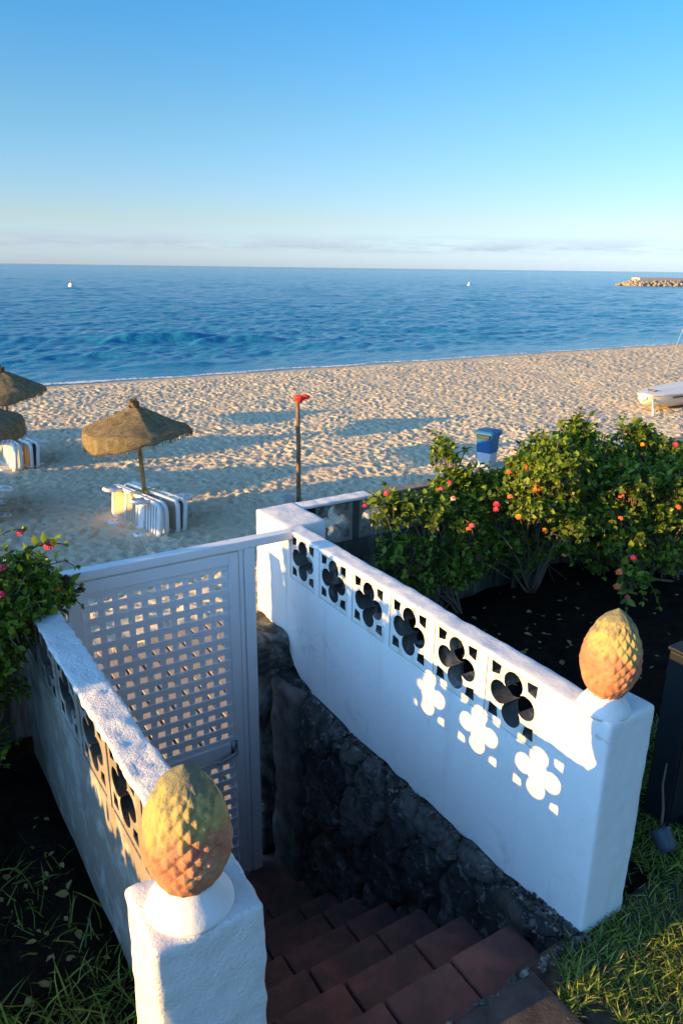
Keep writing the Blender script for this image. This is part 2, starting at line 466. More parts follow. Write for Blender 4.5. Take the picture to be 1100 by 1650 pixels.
# ------------------------------------------------------------------ world, sun, camera
def make_world():
    w = bpy.data.worlds.new('World'); sc.world = w; w.use_nodes = True
    nt = w.node_tree; bg = nt.nodes['Background']
    sky = N(nt, 'ShaderNodeTexSky', sky_type='NISHITA'); sky.sun_disc = False
    d = -SUN
    sky.sun_elevation = math.asin(d.z); sky.sun_rotation = math.atan2(d.x, d.y)
    sky.air_density = 1.0; sky.dust_density = .3; sky.ozone_density = 3.0; sky.altitude = 0
    # low bank of thin cloud just above the horizon
    tc = N(nt, 'ShaderNodeTexCoord'); sx = N(nt, 'ShaderNodeSeparateXYZ'); nt.links.new(tc.outputs['Generated'], sx.inputs[0])
    mp = N(nt, 'ShaderNodeMapping'); mp.inputs['Scale'].default_value = (9, 9, 75); nt.links.new(tc.outputs['Generated'], mp.inputs['Vector'])
    n1 = noise_n(nt, mp.outputs[0], 1.0, 6, .6, .2)
    band = ramp(nt, math_n(nt, 'MULTIPLY', sx.outputs['Z'], 10.0), [(.16, 0), (.24, 1), (.30, .55), (.42, 0)])
    cl = math_n(nt, 'MULTIPLY', ramp(nt, n1, [(.38, 0), (.56, 1)]), band)
    # sky tint by elevation: hazy air low down, upper stops tuned as fill light
    zr = ramp(nt, sx.outputs['Z'], [(0.0, (.30, .40, .78)), (.055, (.35, .35, .44)), (.17, (.28, .37, .41)), (.28, (.18, .38, .47)), (.42, (.27, .32, .36)), (.8, (.155, .185, .235))])
    side = N(nt, 'ShaderNodeMapRange', interpolation_type='SMOOTHSTEP', inp={1: .15, 2: -.9, 3: 0.0, 4: 1.0}); nt.links.new(sx.outputs['X'], side.inputs[0])
    hgh = N(nt, 'ShaderNodeMapRange', interpolation_type='SMOOTHSTEP', inp={1: .10, 2: .40, 3: 0.0, 4: 3.5}); nt.links.new(sx.outputs['Z'], hgh.inputs[0])
    boost = math_n(nt, 'ADD', math_n(nt, 'MULTIPLY', side.outputs[0], hgh.outputs[0]), 1.0)  # added fill: sun-side sky above the view lifted for the shaded walls
    lowsun = math_n(nt, 'MULTIPLY', side.outputs[0], ramp(nt, sx.outputs['Z'], [(.08, .9), (.30, 0)]))
    zr = mix(nt, lowsun, zr, (.05, .038, .016))
    zs = N(nt, 'ShaderNodeVectorMath', operation='SCALE'); nt.links.new(zr, zs.inputs[0]); nt.links.new(boost, zs.inputs['Scale']); zr = zs.outputs[0]
    skyc = mix(nt, 1.0, sky.outputs[0], zr, 'MULTIPLY')
    sc2 = N(nt, 'ShaderNodeVectorMath', operation='SCALE'); sc2.inputs['Scale'].default_value = 2.45
    nt.links.new(skyc, sc2.inputs[0])
    c = mix(nt, math_n(nt, 'MULTIPLY', cl, .62), sc2.outputs[0], (1.75, 2.05, 2.65))
    nt.links.new(c, bg.inputs['Color']); bg.inputs['Strength'].default_value = .1135
    return sky
SKY = make_world()
sl = bpy.data.lights.new('sun', 'SUN'); sl.energy = 5.0; sl.angle = R(.5); sl.color = (1.0, .58, .13)
so = link(bpy.data.objects.new('sun', sl)); so.rotation_euler = SUN.to_track_quat('-Z', 'Y').to_euler()

yaw, pitch, roll = R(32.4), R(18.25), R(.75); FPX = 1195.0
Fv = Vector((math.sin(yaw)*math.cos(pitch), math.cos(yaw)*math.cos(pitch), -math.sin(pitch)))
R0 = Vector((math.cos(yaw), -math.sin(yaw), 0)); U0 = R0.cross(Fv)
Rv = R0*math.cos(roll) + U0*math.sin(roll); Uv = U0*math.cos(roll) - R0*math.sin(roll)
cam = bpy.data.cameras.new('camera'); co = link(bpy.data.objects.new('camera', cam)); sc.camera = co
cam.sensor_fit = 'HORIZONTAL'; cam.sensor_width = 36; cam.lens = 36 * FPX / 1100
cam.clip_start = .05; cam.clip_end = 60000
co.matrix_world = Matrix(((Rv.x, Uv.x, -Fv.x, 0), (Rv.y, Uv.y, -Fv.y, 0), (Rv.z, Uv.z, -Fv.z, EYE), (0, 0, 0, 1)))
def ray(x, y): return Fv + Rv*((x - 550)/FPX) - Uv*((y - 825)/FPX)
def onY(x, y, Y): d = ray(x, y); d = d*(Y/d.y); return Vector((d.x, d.y, d.z + EYE))
def onZ(x, y, z): d = ray(x, y); d = d*((z - EYE)/d.z); return Vector((d.x, d.y, z))

vs = sc.view_settings; vs.view_transform = 'Standard'; vs.look = 'None'; vs.exposure = 1.2; vs.gamma = 1.0

# ------------------------------------------------------------------ beach
def axis(segs):
    out = [segs[0][0]]
    for a, b, d in segs:
        n = max(1, int(round((b - a) / d)))
        out += [a + (b - a) * (k + 1) / n for k in range(n)]
    return np.array(out)
def sand_base(X, Y):
    z = np.interp(Y, [3.3, 6.4, 8.2, 10.5, 26, 29.5, 32.2, 36, 42], [1.30, 1.28, .62, .0, .0, .02, -.13, -.55, -1.4])
    return z
def make_beach():
    xs = axis([(-260, -20, 24), (-20, -3, .5), (-3, 0, .15), (0, 17, .055), (17, 30, .075), (30, 52, .13), (52, 90, .6), (90, 330, 24)])
    ys = axis([(3.36, 9, .12), (9, 20, .05), (20, 33, .065), (33, 42, .4)])
    X, Y = np.meshgrid(xs, ys)
    Z = sand_base(X, Y)
    fade = np.clip((32.0 - Y) / 2.0, 0.12, 1)
    Z += fade * (.022*vnoise(X*.55, Y*.55, 1) + .012*vnoise(X*1.6, Y*1.6, 2) + .010*vnoise(X*3.9, Y*3.9, 3) + .010*vnoise(X*8.5, Y*8.5, 4))
    r2 = np.random.default_rng(5)
    def dents(n, x0, x1, y0, y1, s0, s1, d0, d1, rim=.55):
        cx = r2.uniform(x0, x1, n); cy = r2.uniform(y0, y1, n); an = r2.uniform(0, math.pi, n)
        L = r2.uniform(s0, s1, n); A = r2.uniform(1.2, 2.1, n); D = r2.uniform(d0, d1, n)
        for i in range(n):
            rad = L[i] * 2.4
            i0, i1 = np.searchsorted(xs, (cx[i]-rad, cx[i]+rad)); j0, j1 = np.searchsorted(ys, (cy[i]-rad, cy[i]+rad))
            if i1 - i0 < 2 or j1 - j0 < 2: continue
            dx = X[j0:j1, i0:i1] - cx[i]; dy = Y[j0:j1, i0:i1] - cy[i]
            c, s = math.cos(an[i]), math.sin(an[i])
            u = (dx*c + dy*s) / L[i]; w = (-dx*s + dy*c) / (L[i] / A[i])
            q = u*u + w*w
            f = fade[j0:j1, i0:i1]
            Z[j0:j1, i0:i1] += f * D[i] * (-np.exp(-q*1.3) + rim * np.exp(-(np.sqrt(q) - 1.25)**2 * 5))
    dents(17000, -.5, 32, 9, 32, .08, .15, .018, .045)
    dents(16000, 0, 26, 9, 29, .055, .10, .012, .028)
    dents(9000, 30, 54, 18, 32, .11, .19, .02, .045)
    dents(500, .2, 5, 3.6, 9, .12, .2, .02, .05)
    ny, nx = X.shape
    V = np.stack([X, Y, Z], -1).reshape(-1, 3)
    I = (np.arange(ny-1)[:, None]*nx + np.arange(nx-1)[None, :]).ravel()
    F = np.stack([I, I+1, I+nx+1, I+nx], 1)
    o = put('beach', mesh_np('beach', V, [F], True), M['sand']); tag(o, kind='structure')
    def h(x, y):
        return float(Z[min(np.searchsorted(ys, y), ny-1), min(np.searchsorted(xs, x), nx-1)])
    return h
HZ = make_beach()

# ------------------------------------------------------------------ sea
def make_sea():
    na = 430
    # distances grow geometrically, so the mesh stays fine enough for waves near and far
    a = np.linspace(R(-3), R(68), na)
    d = [31.0]
    while d[-1] < 36000:
        q = d[-1]; d.append(q + (.15 if q < 45 else .0042*q if q < 900 else .03*q))
    d = np.array(d)
    # rows follow lines parallel to the shore: y = d, x = fan
    Yr = d[:, None] * np.ones(na)[None, :]
    Xr = np.tan(a)[None, :] * Yr
    dy = np.gradient(d)[:, None] * np.ones(na)[None, :]
    dxs = np.gradient(np.tan(a))[None, :] * Yr
    Z = np.full(Yr.shape, -.10)
    r3 = np.random.default_rng(3)
    shore = np.clip((Yr - 31.8) / 9.0, 0, 1)
    for i in range(64):
        lam = math.exp(r3.uniform(math.log(.6), math.log(30.0)))
        th = r3.normal(0, .55) + (R(-12) if i % 3 else R(35))
        k = 2*math.pi/lam; amp = .0088 * lam ** .60 * (1.3 if lam < 2.5 else (.85 if lam < 8 else .55)) * r3.uniform(.6, 1.2)
        kx, ky = k*math.sin(th), k*math.cos(th)
        samp = np.maximum(np.abs(ky)*dy, np.abs(kx)*dxs) / math.pi
        att = np.clip(1.6 - 2.2*samp, 0, 1)
        env = .65 + .5*vnoise(Xr/14 + i*3.3, Yr/9 + i*1.7, i)
        ph = kx*Xr + ky*Yr + r3.uniform(0, 6.28)
        s = np.sin(ph)
        Z += amp * att * env * shore * (s + .25*np.cos(2*ph))
    # small swells about to break
    for (x0, x1, y0, hgt, wid) in ((12.5, 22, 49.0, .55, 1.0), (17.2, 25, 45.5, .32, .9), (4, 12.5, 52, .18, 1.3), (6, 14, 41.0, .12, .8), (36, 52, 43.5, .16, 1.0), (24, 33, 37.5, .10, .7), (9, 18, 35.6, .10, .6)):
        mid = (x0+x1)/2; hw = (x1-x0)/2
        along = np.clip(1 - ((Xr-mid)/hw)**2, 0, 1) ** .8
        yy = Yr - (y0 + .35*np.sin((Xr-x0)*.7) + .1*(Xr-mid)*.4)
        prof = np.exp(-(yy/np.where(yy < 0, wid*.45, wid*1.2))**2)
        Z += hgt * along * prof
    V = np.stack([Xr, Yr, Z], -1).reshape(-1, 3)
    nY, nX = Yr.shape; dl = d[-1]
    I = (np.arange(nY-1)[:, None]*nX + np.arange(nX-1)[None, :]).ravel()
    F = np.stack([I, I+1, I+nX+1, I+nX], 1)
    # coarse skirts left and right so the sea carries on beyond the fan
    b = len(V); S = [(-9000, 31, -.1), (np.tan(a[0])*31, 31, -.1), (np.tan(a[0])*dl, dl, -.1), (-60000, dl, -.1),
                     (np.tan(a[-1])*31, 31, -.1), (9000, 31, -.1), (150000, dl, -.1), (np.tan(a[-1])*dl, dl, -.1)]
    V = np.vstack([V, S])
    F = np.vstack([F, [[b, b+1, b+2, b+3], [b+4, b+5, b+6, b+7]]])
    o = put('sea', mesh_np('sea', V, [F], True), M['sea']); tag(o, kind='structure')
make_sea()
def make_foam():
    m = MB(); r4 = np.random.default_rng(9)
    xs = np.arange(1.0, 60, .18)
    y0 = 31.9 + .28*vnoise(xs*.35, xs*0, 21) + .12*vnoise(xs*1.3, xs*0, 22)
    wd = .16 + .16*np.clip(vnoise(xs*.5, xs*0+3, 23), -1, 1) + .05*vnoise(xs*3, xs*0, 24)
    wd = np.clip(wd*.8, .02, .5) * np.where(xs < 24, 1.2, .5)
    vsx = []; fs = []
    for i, x in enumerate(xs):
        for t, dz in ((-.5, .0), (0, .035), (.5, .0)):
            y = y0[i] + wd[i]*t*2
            vsx.append((x, y, max(-.10, float(sand_base(0, y))) + .03 + dz + .012*r4.uniform()))
    for i in range(len(xs)-1):
        for t in range(2): fs.append((i*3+t, (i+1)*3+t, (i+1)*3+t+1, i*3+t+1))
    m.add(vsx, fs)
    o = m.build('surf_foam', M['foam'], None, True); tag(o, 'thin white line of surf foam along the waterline', 'foam', kind='stuff')
make_foam()

# ------------------------------------------------------------------ breakwater and buoys
def rock(c, s, sd):
    bm = bmesh.new(); bmesh.ops.create_icosphere(bm, subdivisions=1, radius=1)
    q = Vector((sd*1.3, sd*.7, sd*2.1)); vsx = []
    rot = Matrix.Rotation(sd*1.7, 3, 'Z') @ Matrix.Rotation(sd, 3, 'X')
    for v in bm.verts:
        p = v.co * (1 + .35*noise.noise(v.co*1.3 + q)); p = Vector((p.x, p.y*.8, p.z*.7))
        vsx.append(Vector(c) + (rot @ p)*s)
    bm.verts.index_update()
    fs = [tuple(v.index for v in f.verts) for f in bm.faces]; bm.free(); return vsx, fs
def make_breakwater():
    base = Vector((225, 172, -.1))
    t = thing('breakwater', 'low rubble stone breakwater reaching into the sea below the right horizon', 'breakwater', base)
    r = random.Random(4); m = MB(); tip = Vector((226, 176)); end = Vector((330, 150))
    for i in range(1000):
        u = r.random() ** 1.2; c = tip.lerp(end, u); off = r.uniform(-5.5, 5.5)
        hgt = 2.3*(1 - (abs(off)/5.8)**1.6) * min(1, .35 + u*14)
        s = r.uniform(.45, .85)
        d = (end - tip).normalized(); nrm = Vector((-d.y, d.x))
        p = c + nrm*off
        v, f = rock((p.x - base.x, p.y - base.y, hgt - .35), s, r.uniform(0, 90)); m.add(v, f)
    o = m.build('armour_rock', M['rock'], t); tag(o, kind='stuff')
    c = MB(); d = (end - tip).normalized(); nrm = Vector((-d.y, d.x))
    a = tip + d*5
    pts = [(a + nrm*2.2), (a - nrm*2.2), (end - nrm*2.2), (end + nrm*2.2)]
    c.add([(p.x-base.x, p.y-base.y, z) for z in (.0, 2.75) for p in pts], [(0,1,2,3),(4,7,6,5),(0,4,5,1),(1,5,6,2),(2,6,7,3),(3,7,4,0)])
    c.build('crest_slab', M['concrete'], t, bevel=.2)
make_breakwater()
def make_buoy(px, py, label, s):
    p = onZ(px, py, -.1)
    t = thing('buoy', label, 'buoy', p, 0, 'marker buoys on the sea')
    MB().lathe([(.05, -.4), (.42*s, -.25), (.55*s, .1), (.42*s, .5), (.12*s, .75)], 14).build('float', M['buoyw'], t, True)
    MB().lathe([(.14*s, .74), (.16*s, .95), (.10*s, 1.15)], 10).build('top_mark', M['buoyr'] if s > 1 else M['buoyw'], t, True)
make_buoy(115, 461, 'white and red marker buoy floating far out on the left of the sea', 1.3)
make_buoy(755, 460, 'tiny plain white buoy floating far out short of the breakwater', .9)

# ------------------------------------------------------------------ garden ground, steps
XL, XR = .487, 1.655           # inner faces of the two parapet walls
STEP_X0, STEP_X1 = .46, 1.60
def make_ground():
    def sheet(name, x0, x1, y0, y1, z, matl, st, amp=.02, hole=None, skirt=1.8):
        xs = axis([(x0, x1, st)]); ys = axis([(y0, y1, st)])
        X, Y = np.meshgrid(xs, ys); Z = z + amp*vnoise(X*2.3, Y*2.3, 31) + amp*.6*vnoise(X*6, Y*6, 32)
        ny, nx = X.shape; V = np.stack([X, Y, Z], -1).reshape(-1, 3)
        I = (np.arange(ny-1)[:, None]*nx + np.arange(nx-1)[None, :]).ravel()
        F = np.stack([I, I+1, I+nx+1, I+nx], 1)
        rim = np.concatenate([np.arange(nx), np.arange(1, ny)*nx+nx-1, (ny-1)*nx+np.arange(nx-2, -1, -1), np.arange(ny-2, 0, -1)*nx])
        b = len(V); S = V[rim].copy(); S[:, 2] -= skirt; V = np.vstack([V, S]); k = len(rim)
        j = np.arange(k); j2 = (j+1) % k
        F = np.vstack([F, np.stack([rim[j], b+j, b+j2, rim[j2]], 1)])
        return tag(put(name, mesh_np(name, V, [F], True), matl), kind='structure')
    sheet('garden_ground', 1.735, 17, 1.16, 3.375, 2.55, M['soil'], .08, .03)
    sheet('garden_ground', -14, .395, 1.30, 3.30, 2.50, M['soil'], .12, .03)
    sheet('lawn_ground', 1.39, 17, -9, 1.16, 2.575, M['turf'], .1, .02)
    sheet('lawn_ground', -14, .40, -9, 1.30, 2.54, M['turf'], .1, .02)
make_ground()

def make_steps():
    t = thing('garden_steps', 'flight of worn red tiled steps going down between the white walls to the gate', 'steps', W(1.0, 1.1, -2.0))
    off = Vector(t.location)
    noses = [1.38, 1.615, 1.85, 2.09, 2.33, 2.57, 2.81]
    r = random.Random(3)
    core = MB()
    prev = 1.10
    for i, y in enumerate(noses):
        z = 2.6 - .175*(i+1)
        m = MB(); x = STEP_X0
        while x < STEP_X1 - .05:
            w = r.uniform(.27, .33); x2 = min(x + w, STEP_X1)
            if STEP_X1 - x2 < .1: x2 = STEP_X1
            dz = r.uniform(-.004, .004); dy = r.uniform(-.006, .006)
            b = rbox((x + .004, prev - .03, z - .045), (x2 - .004, y + dy, z + dz), .010, .05, .003, 18, i*7 + x)
            m.add(b.v, b.f); x = x2
        m.build('tread', M['step'], t, True, off)
        core.box((STEP_X0 + .002, prev - .05, z - .40), (STEP_X1 - .002, y - .022, z - .047))
        prev = y
    core.build('riser_core', M['landing'], t, False, off)
    b = rbox((STEP_X0, prev - .03, 1.30), (1.64, 3.5, 2.6 - .175*7 - .006), .01, .06, .006, 9, 4)
    b.build('bottom_landing', M['step'], t, True, off)
    b = rbox((.42, -1.6, 2.40), (1.41, 1.115, 2.598), .012, .035, .008, 9, 8, .008, 3)
    b.build('top_landing', M['landing'], t, True, off)
    # broken mortar line along the edge of the top landing
    mm = MB()
    for k in range(60):
        x = r.uniform(.5, 1.42); c = Vector((x, 1.112 + r.uniform(-.012, .012), 2.598)); v, f = rock(c, r.uniform(.006, .016), r.uniform(0, 99)); mm.add(v, f)
    tag(mm.build('mortar_edge', M['mortar'], t, True, off), kind='stuff')
make_steps()

# ------------------------------------------------------------------ pierced breeze blocks and walls
def build_block(m, name, matl, parent, off, bev):
    o = m.build(name, matl, parent, False, off, bev, 2)
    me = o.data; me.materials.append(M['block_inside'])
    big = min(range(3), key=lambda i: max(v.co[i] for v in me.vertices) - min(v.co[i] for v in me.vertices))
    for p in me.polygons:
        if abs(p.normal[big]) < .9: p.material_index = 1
    return o
def block_loops(cu, cv, w=.25, h=.234, top=.109):
    L = [[(cu - w/2, cv + top - h), (cu + w/2, cv + top - h), (cu + w/2, cv + top), (cu - w/2, cv + top)]]
    q = []
    for k in range(72):
        a = 2*math.pi*k/72; best = .036
        for (px, py) in ((.060, 0), (-.060, 0), (0, .060), (0, -.060)):
            bq = px*math.cos(a) + py*math.sin(a); cc = px*px + py*py - .0425**2; disc = bq*bq - cc
            if disc > 0 and bq > 0: best = max(best, bq + math.sqrt(disc))
        q.append((cu + best*math.cos(-a), cv + best*math.sin(-a)))
    L.append(q)
    for sx in (-1, 1):
        for sy in (-1, 1):
            c = [(.105, .103), (.060, .100), (.066, .066), (.102, .058)]
            c = [(cu + sx*a, cv + sy*b) for a, b in c]
            L.append(c)
    return L
def ragged(p0, p1, n, amp, seed, ns=6):
    out = []
    for i in range(n + 1):
        t = i/n; u = p0[0] + (p1[0]-p0[0])*t; v = p0[1] + (p1[1]-p0[1])*t
        e = 0 if i in (0, n) else amp*noise.noise((u*ns, v*ns, seed)) + amp*.6*noise.noise((u*ns*3.3, 7, seed))
        out.append((u, v + e))
    return out

BV = EYE - 1.378               # height of the block centres
CENT_R = [1.527 + .287*k for k in range(6)]
def make_right_wall():
    t = thing('parapet_wall', 'white plastered stair wall on the right with six pierced clover blocks above a dark stone base', 'wall', W(XR, 2.2, -2.1))
    off = Vector(t.location)
    top = EYE - 1.268
    # outline in (y, z): ragged lower edge of the paint, curving up towards the gate
    low = [(1.20, -2.03), (1.28, -2.058), (1.52, -2.082), (1.80, -2.096), (2.13, -2.113), (2.53, -2.10), (2.80, -2.09), (2.95, -2.06), (3.05, -2.0), (3.13, -1.90), (3.22, -1.85), (3.45, -1.85)]
    pts = []
    for (a, b) in zip(low[:-1], low[1:]):
        n = max(2, int((b[0]-a[0])/.015)); pts += ragged((a[0], a[1]+EYE), (b[0], b[1]+EYE), n, .010, 3, 7)[:-1]
    pts.append((3.45, -1.85 + EYE))
    outer = pts + [(3.45, top), (1.20, top)]
    holes = [[(c-.126, BV+.1085-.235), (c-.126, BV+.1085), (c+.126, BV+.1085), (c+.126, BV+.1085-.235)] for c in CENT_R]
    # the openings reach up to the coping, so cut a strip instead of leaving a sliver
    m = panel([outer] + holes, XR, XR + .085, lambda u, v, tt: Vector((tt, u, v)))
    m.build('wall_body', M['plaster'], t, False, off)
    for c in CENT_R:
        b = panel(block_loops(c, BV), XR + .0025, XR + .082, lambda u, v, tt: Vector((tt, u, v)))
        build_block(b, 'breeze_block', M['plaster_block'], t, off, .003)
    cp = rbox((XR - .004, 1.27, top - .001), (XR + .090, 3.12, top + .020), .008, .018, .004, 16, 2, .005, 3)
    cp.build('coping', M['plaster'], t, True, off)
    # jamb by the gate, slightly higher and wider
    jb = rbox((XR - .006, 3.122, 2.75), (XR + .235, 3.478, EYE - 1.2455), .016, .022, .004, 12, 5, .004, 3)
    jb.build('gate_jamb', M['plaster'], t, True, off)
    pl = rbox((1.475, 3.125, 1.2), (XR + .1, 3.47, EYE - 1.852), .04, .02, .03, 9, 6, .03, 4)
    pl.build('plinth', M['stone'], t, True, off)
    # rubble stone base with raised stones
    ys = np.arange(1.08, 3.16, .011); zs = np.arange(1.2, 2.56, .011)
    Y, Z = np.meshgrid(ys, zs); r = np.random.default_rng(8)
    sy = r.uniform(1.0, 3.3, 75); sz = r.uniform(1.1, 2.65, 75); hh = r.uniform(.0, 1, 75)
    yy = Y + .03*vnoise(Y*9, Z*9, 51); zz = Z + .03*vnoise(Y*9, Z*9, 52)
    D = np.sqrt(((yy[..., None]-sy)*1.0)**2 + ((zz[..., None]-sz)*.75)**2)
    Ds = np.sort(D, -1); idx = np.argmin(D, -1)
    gap = np.clip((Ds[..., 1]-Ds[..., 0] - .006)/.035, 0, 1)
    hgt = (.020 + .020*hh[idx]) * (1 - (1-gap)**3) + .012*vnoise(Y*22, Z*22, 53) + .010*vnoise(Y*60, Z*60, 54)
    lip = np.interp(Y, [1.0, 1.2, 1.5, 2.5, 2.85, 3.0, 3.2], [2.56, 2.55, 2.535, 2.52, 2.53, 2.60, 2.72])
    X = 1.615 - hgt
    edge = np.clip((lip - .0 - Z)/.07, 0, 1)
    X = X + (1 - edge)**2*.05
    Zt = np.minimum(Z, lip + .012*vnoise(Y*14, Y*3, 55))
    ny, nx = Y.shape; V = np.stack([X, Y, Zt], -1).reshape(-1, 3) - np.array(off)
    I = (np.arange(ny-1)[:, None]*nx + np.arange(nx-1)[None, :]).ravel()
    F = np.stack([I, I+nx, I+nx+1, I+1], 1)
    b = len(V); topi = (ny-1)*nx + np.arange(nx); S = V[topi].copy(); S[:, 0] = XR + .05 - off.x
    V = np.vstack([V, S]); j = np.arange(nx-1)
    F = np.vstack([F, np.stack([topi[j], b+j, b+j+1, topi[j+1]], 1)])
    me = mesh_np('stone_base', V, [F], True)
    tone = np.concatenate([(hh[idx]*.999).reshape(-1), np.zeros(nx)]); gp = np.concatenate([gap.reshape(-1), np.zeros(nx)])
    for nm, arr in (('tone', tone), ('joint', gp)):
        at = me.attributes.new(nm, 'FLOAT', 'POINT'); at.data.foreach_set('value', arr.astype(np.float32))
    put('stone_base', me, M['masonry'], t)
    bt = rbox((1.545, 2.86, 1.2), (XR + .03, 3.13, EYE - 2.06), .03, .018, .014, 11, 7, .016, 4)
    bt.build('cement_edge', M['cement'], t, True, off)
    mm = MB(); rr = random.Random(12)
    for k in range(1500):
        y = rr.uniform(1.15, 2.95); zl = float(np.interp(y, [1.0, 1.2, 1.5, 2.5, 2.85, 3.0, 3.2], [2.56, 2.55, 2.535, 2.52, 2.53, 2.60, 2.72]))
        u = rr.random()**1.6
        v, f = rock((1.638 - .045*u, y, zl - .075*u + .004), rr.uniform(.003, .010)*(1.6 if rr.random() < .1 else 1), rr.uniform(0, 99)); mm.add(v, f)
    for k in range(420):
        x = rr.uniform(1.44, 1.66); y = rr.uniform(1.10, 1.36)
        if x < 1.60 and y > 1.13: continue
        v, f = rock((x, y, 2.578 - .1*max(0, y-1.14)), rr.uniform(.004, .013), rr.uniform(0, 99)); mm.add(v, f)
    tag(mm.build('mortar_ledge', M['mortar'], t, True, off), kind='stuff')
make_right_wall()

CENT_L = [1.452 + .287*k for k in range(6)]
def make_left_wall():
    ang = .031; y0 = 2.0
    t = thing('parapet_wall', 'weathered stair wall on the left with peeling clover blocks and a rough white coping', 'wall', W(XL, y0, -2.1), ang)
    zo = t.location.z; top = EYE - 1.268 - zo; bv = BV - zo
    low = ragged((-.75, -.02), (1.12, -.02), 40, .02, 5)
    outer = low + [(1.12, top), (-.75, top)]
    cs = [c - y0 for c in CENT_L[:]]
    holes = [[(c-.126, bv+.1085-.235), (c-.126, bv+.1085), (c+.126, bv+.1085), (c+.126, bv+.1085-.235)] for c in cs]
    m = panel([outer] + holes, -.092, -.003, lambda u, v, tt: Vector((tt, u, v)))
    m.build('wall_body', M['plaster_old'], t)
    for c in cs:
        b = panel(block_loops(c, bv), -.089, -.006, lambda u, v, tt: Vector((tt, u, v)))
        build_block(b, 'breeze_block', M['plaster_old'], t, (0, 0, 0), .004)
    rbox((-.099, -.74, top - .001), (.004, 1.12, top + .020), .009, .014, .006, 34, 9, .006, 4).build('coping', M['plaster_rough'], t, True)
    # stone footing under the wall, down beside the steps
    rbox((-.13, -.9, -1.35), (-.01, 1.1, -.03), .03, .05, .03, 6, 3).build('stone_base', M['stone'], t, True)
make_left_wall()

def make_seaward_wall():
    t = thing('boundary_wall', 'low beach wall behind the flowering bush with grey pierced blocks and white coping fading to bare cement', 'wall', W(2.0, 3.42, -2.1))
    off = Vector(t.location); top = EYE - 1.268
    x0 = XR + .235; x1 = 9.0
    outer = [(x0, 1.0), (x1, 1.0), (x1, top), (x0, top)]
    cs = [2.10 + .292*k for k in range(14)]
    holes = [[(c-.126, BV+.1085-.235), (c-.126, BV+.1085), (c+.126, BV+.1085), (c+.126, BV+.1085-.235)] for c in cs]
    panel([outer] + holes, 3.38, 3.465, lambda u, v, tt: Vector((u, tt, v))).build('wall_body', M['wall_shade_dark'], t, False, off)
    for c in cs:
        panel(block_loops(c, BV), 3.383, 3.462, lambda u, v, tt: Vector((u, tt, v))).build('breeze_block', M['plaster_old'], t, False, off, .003, 2)
    rbox((x0 - .002, 3.375, top - .001), (2.36, 3.472, top + .022), .008, .02, .004, 16, 12, .005, 3).build('coping', M['plaster'], t, True, off)
    rbox((2.362, 3.377, top - .001), (x1, 3.470, top + .019), .008, .03, .005, 16, 13, .006, 3).build('coping', M['plaster_grey'], t, True, off)['label'] = 'bare grey cement coping'
    t = thing('boundary_wall', 'end of a low white beach wall half hidden under the left flowering bush', 'wall', W(.3, 3.33, -2.1))
    off = Vector(t.location)
    rbox((-8, 3.262, 1.1), (.455, 3.372, EYE - 1.268), .012, .06, .006, 9, 14).build('wall_body', M['wall_shade_dark'], t, True, off)
    rbox((-8, 3.257, EYE - 1.2685), (.46, 3.39, EYE - 1.245), .008, .05, .004, 12, 15).build('coping', M['plaster'], t, True, off)
make_seaward_wall()

def make_pillar(lo, hi, label, matl, seed, am=.005, am2=.006):
    t = thing('gate_pillar', label, 'pillar', ((lo[0]+hi[0])/2, (lo[1]+hi[1])/2, lo[2]), 0, 'white pillars at the head of the steps')
    rbox(lo, hi, .012, .016, am, 26, seed, am2, 4).build('shaft', matl, t, True, Vector(t.location))
make_pillar((.283, 1.091, 2.35), (.523, 1.285, EYE - 1.25), 'thick white pillar on the left at the head of the steps, rough top', M['plaster_rough'], 1)
make_pillar((1.6525, 1.136, 2.40), (1.862, 1.29, EYE - 1.248), 'smooth white pillar on the right, its near faces in blue shade', M['plaster'], 2, .0022, .0025)

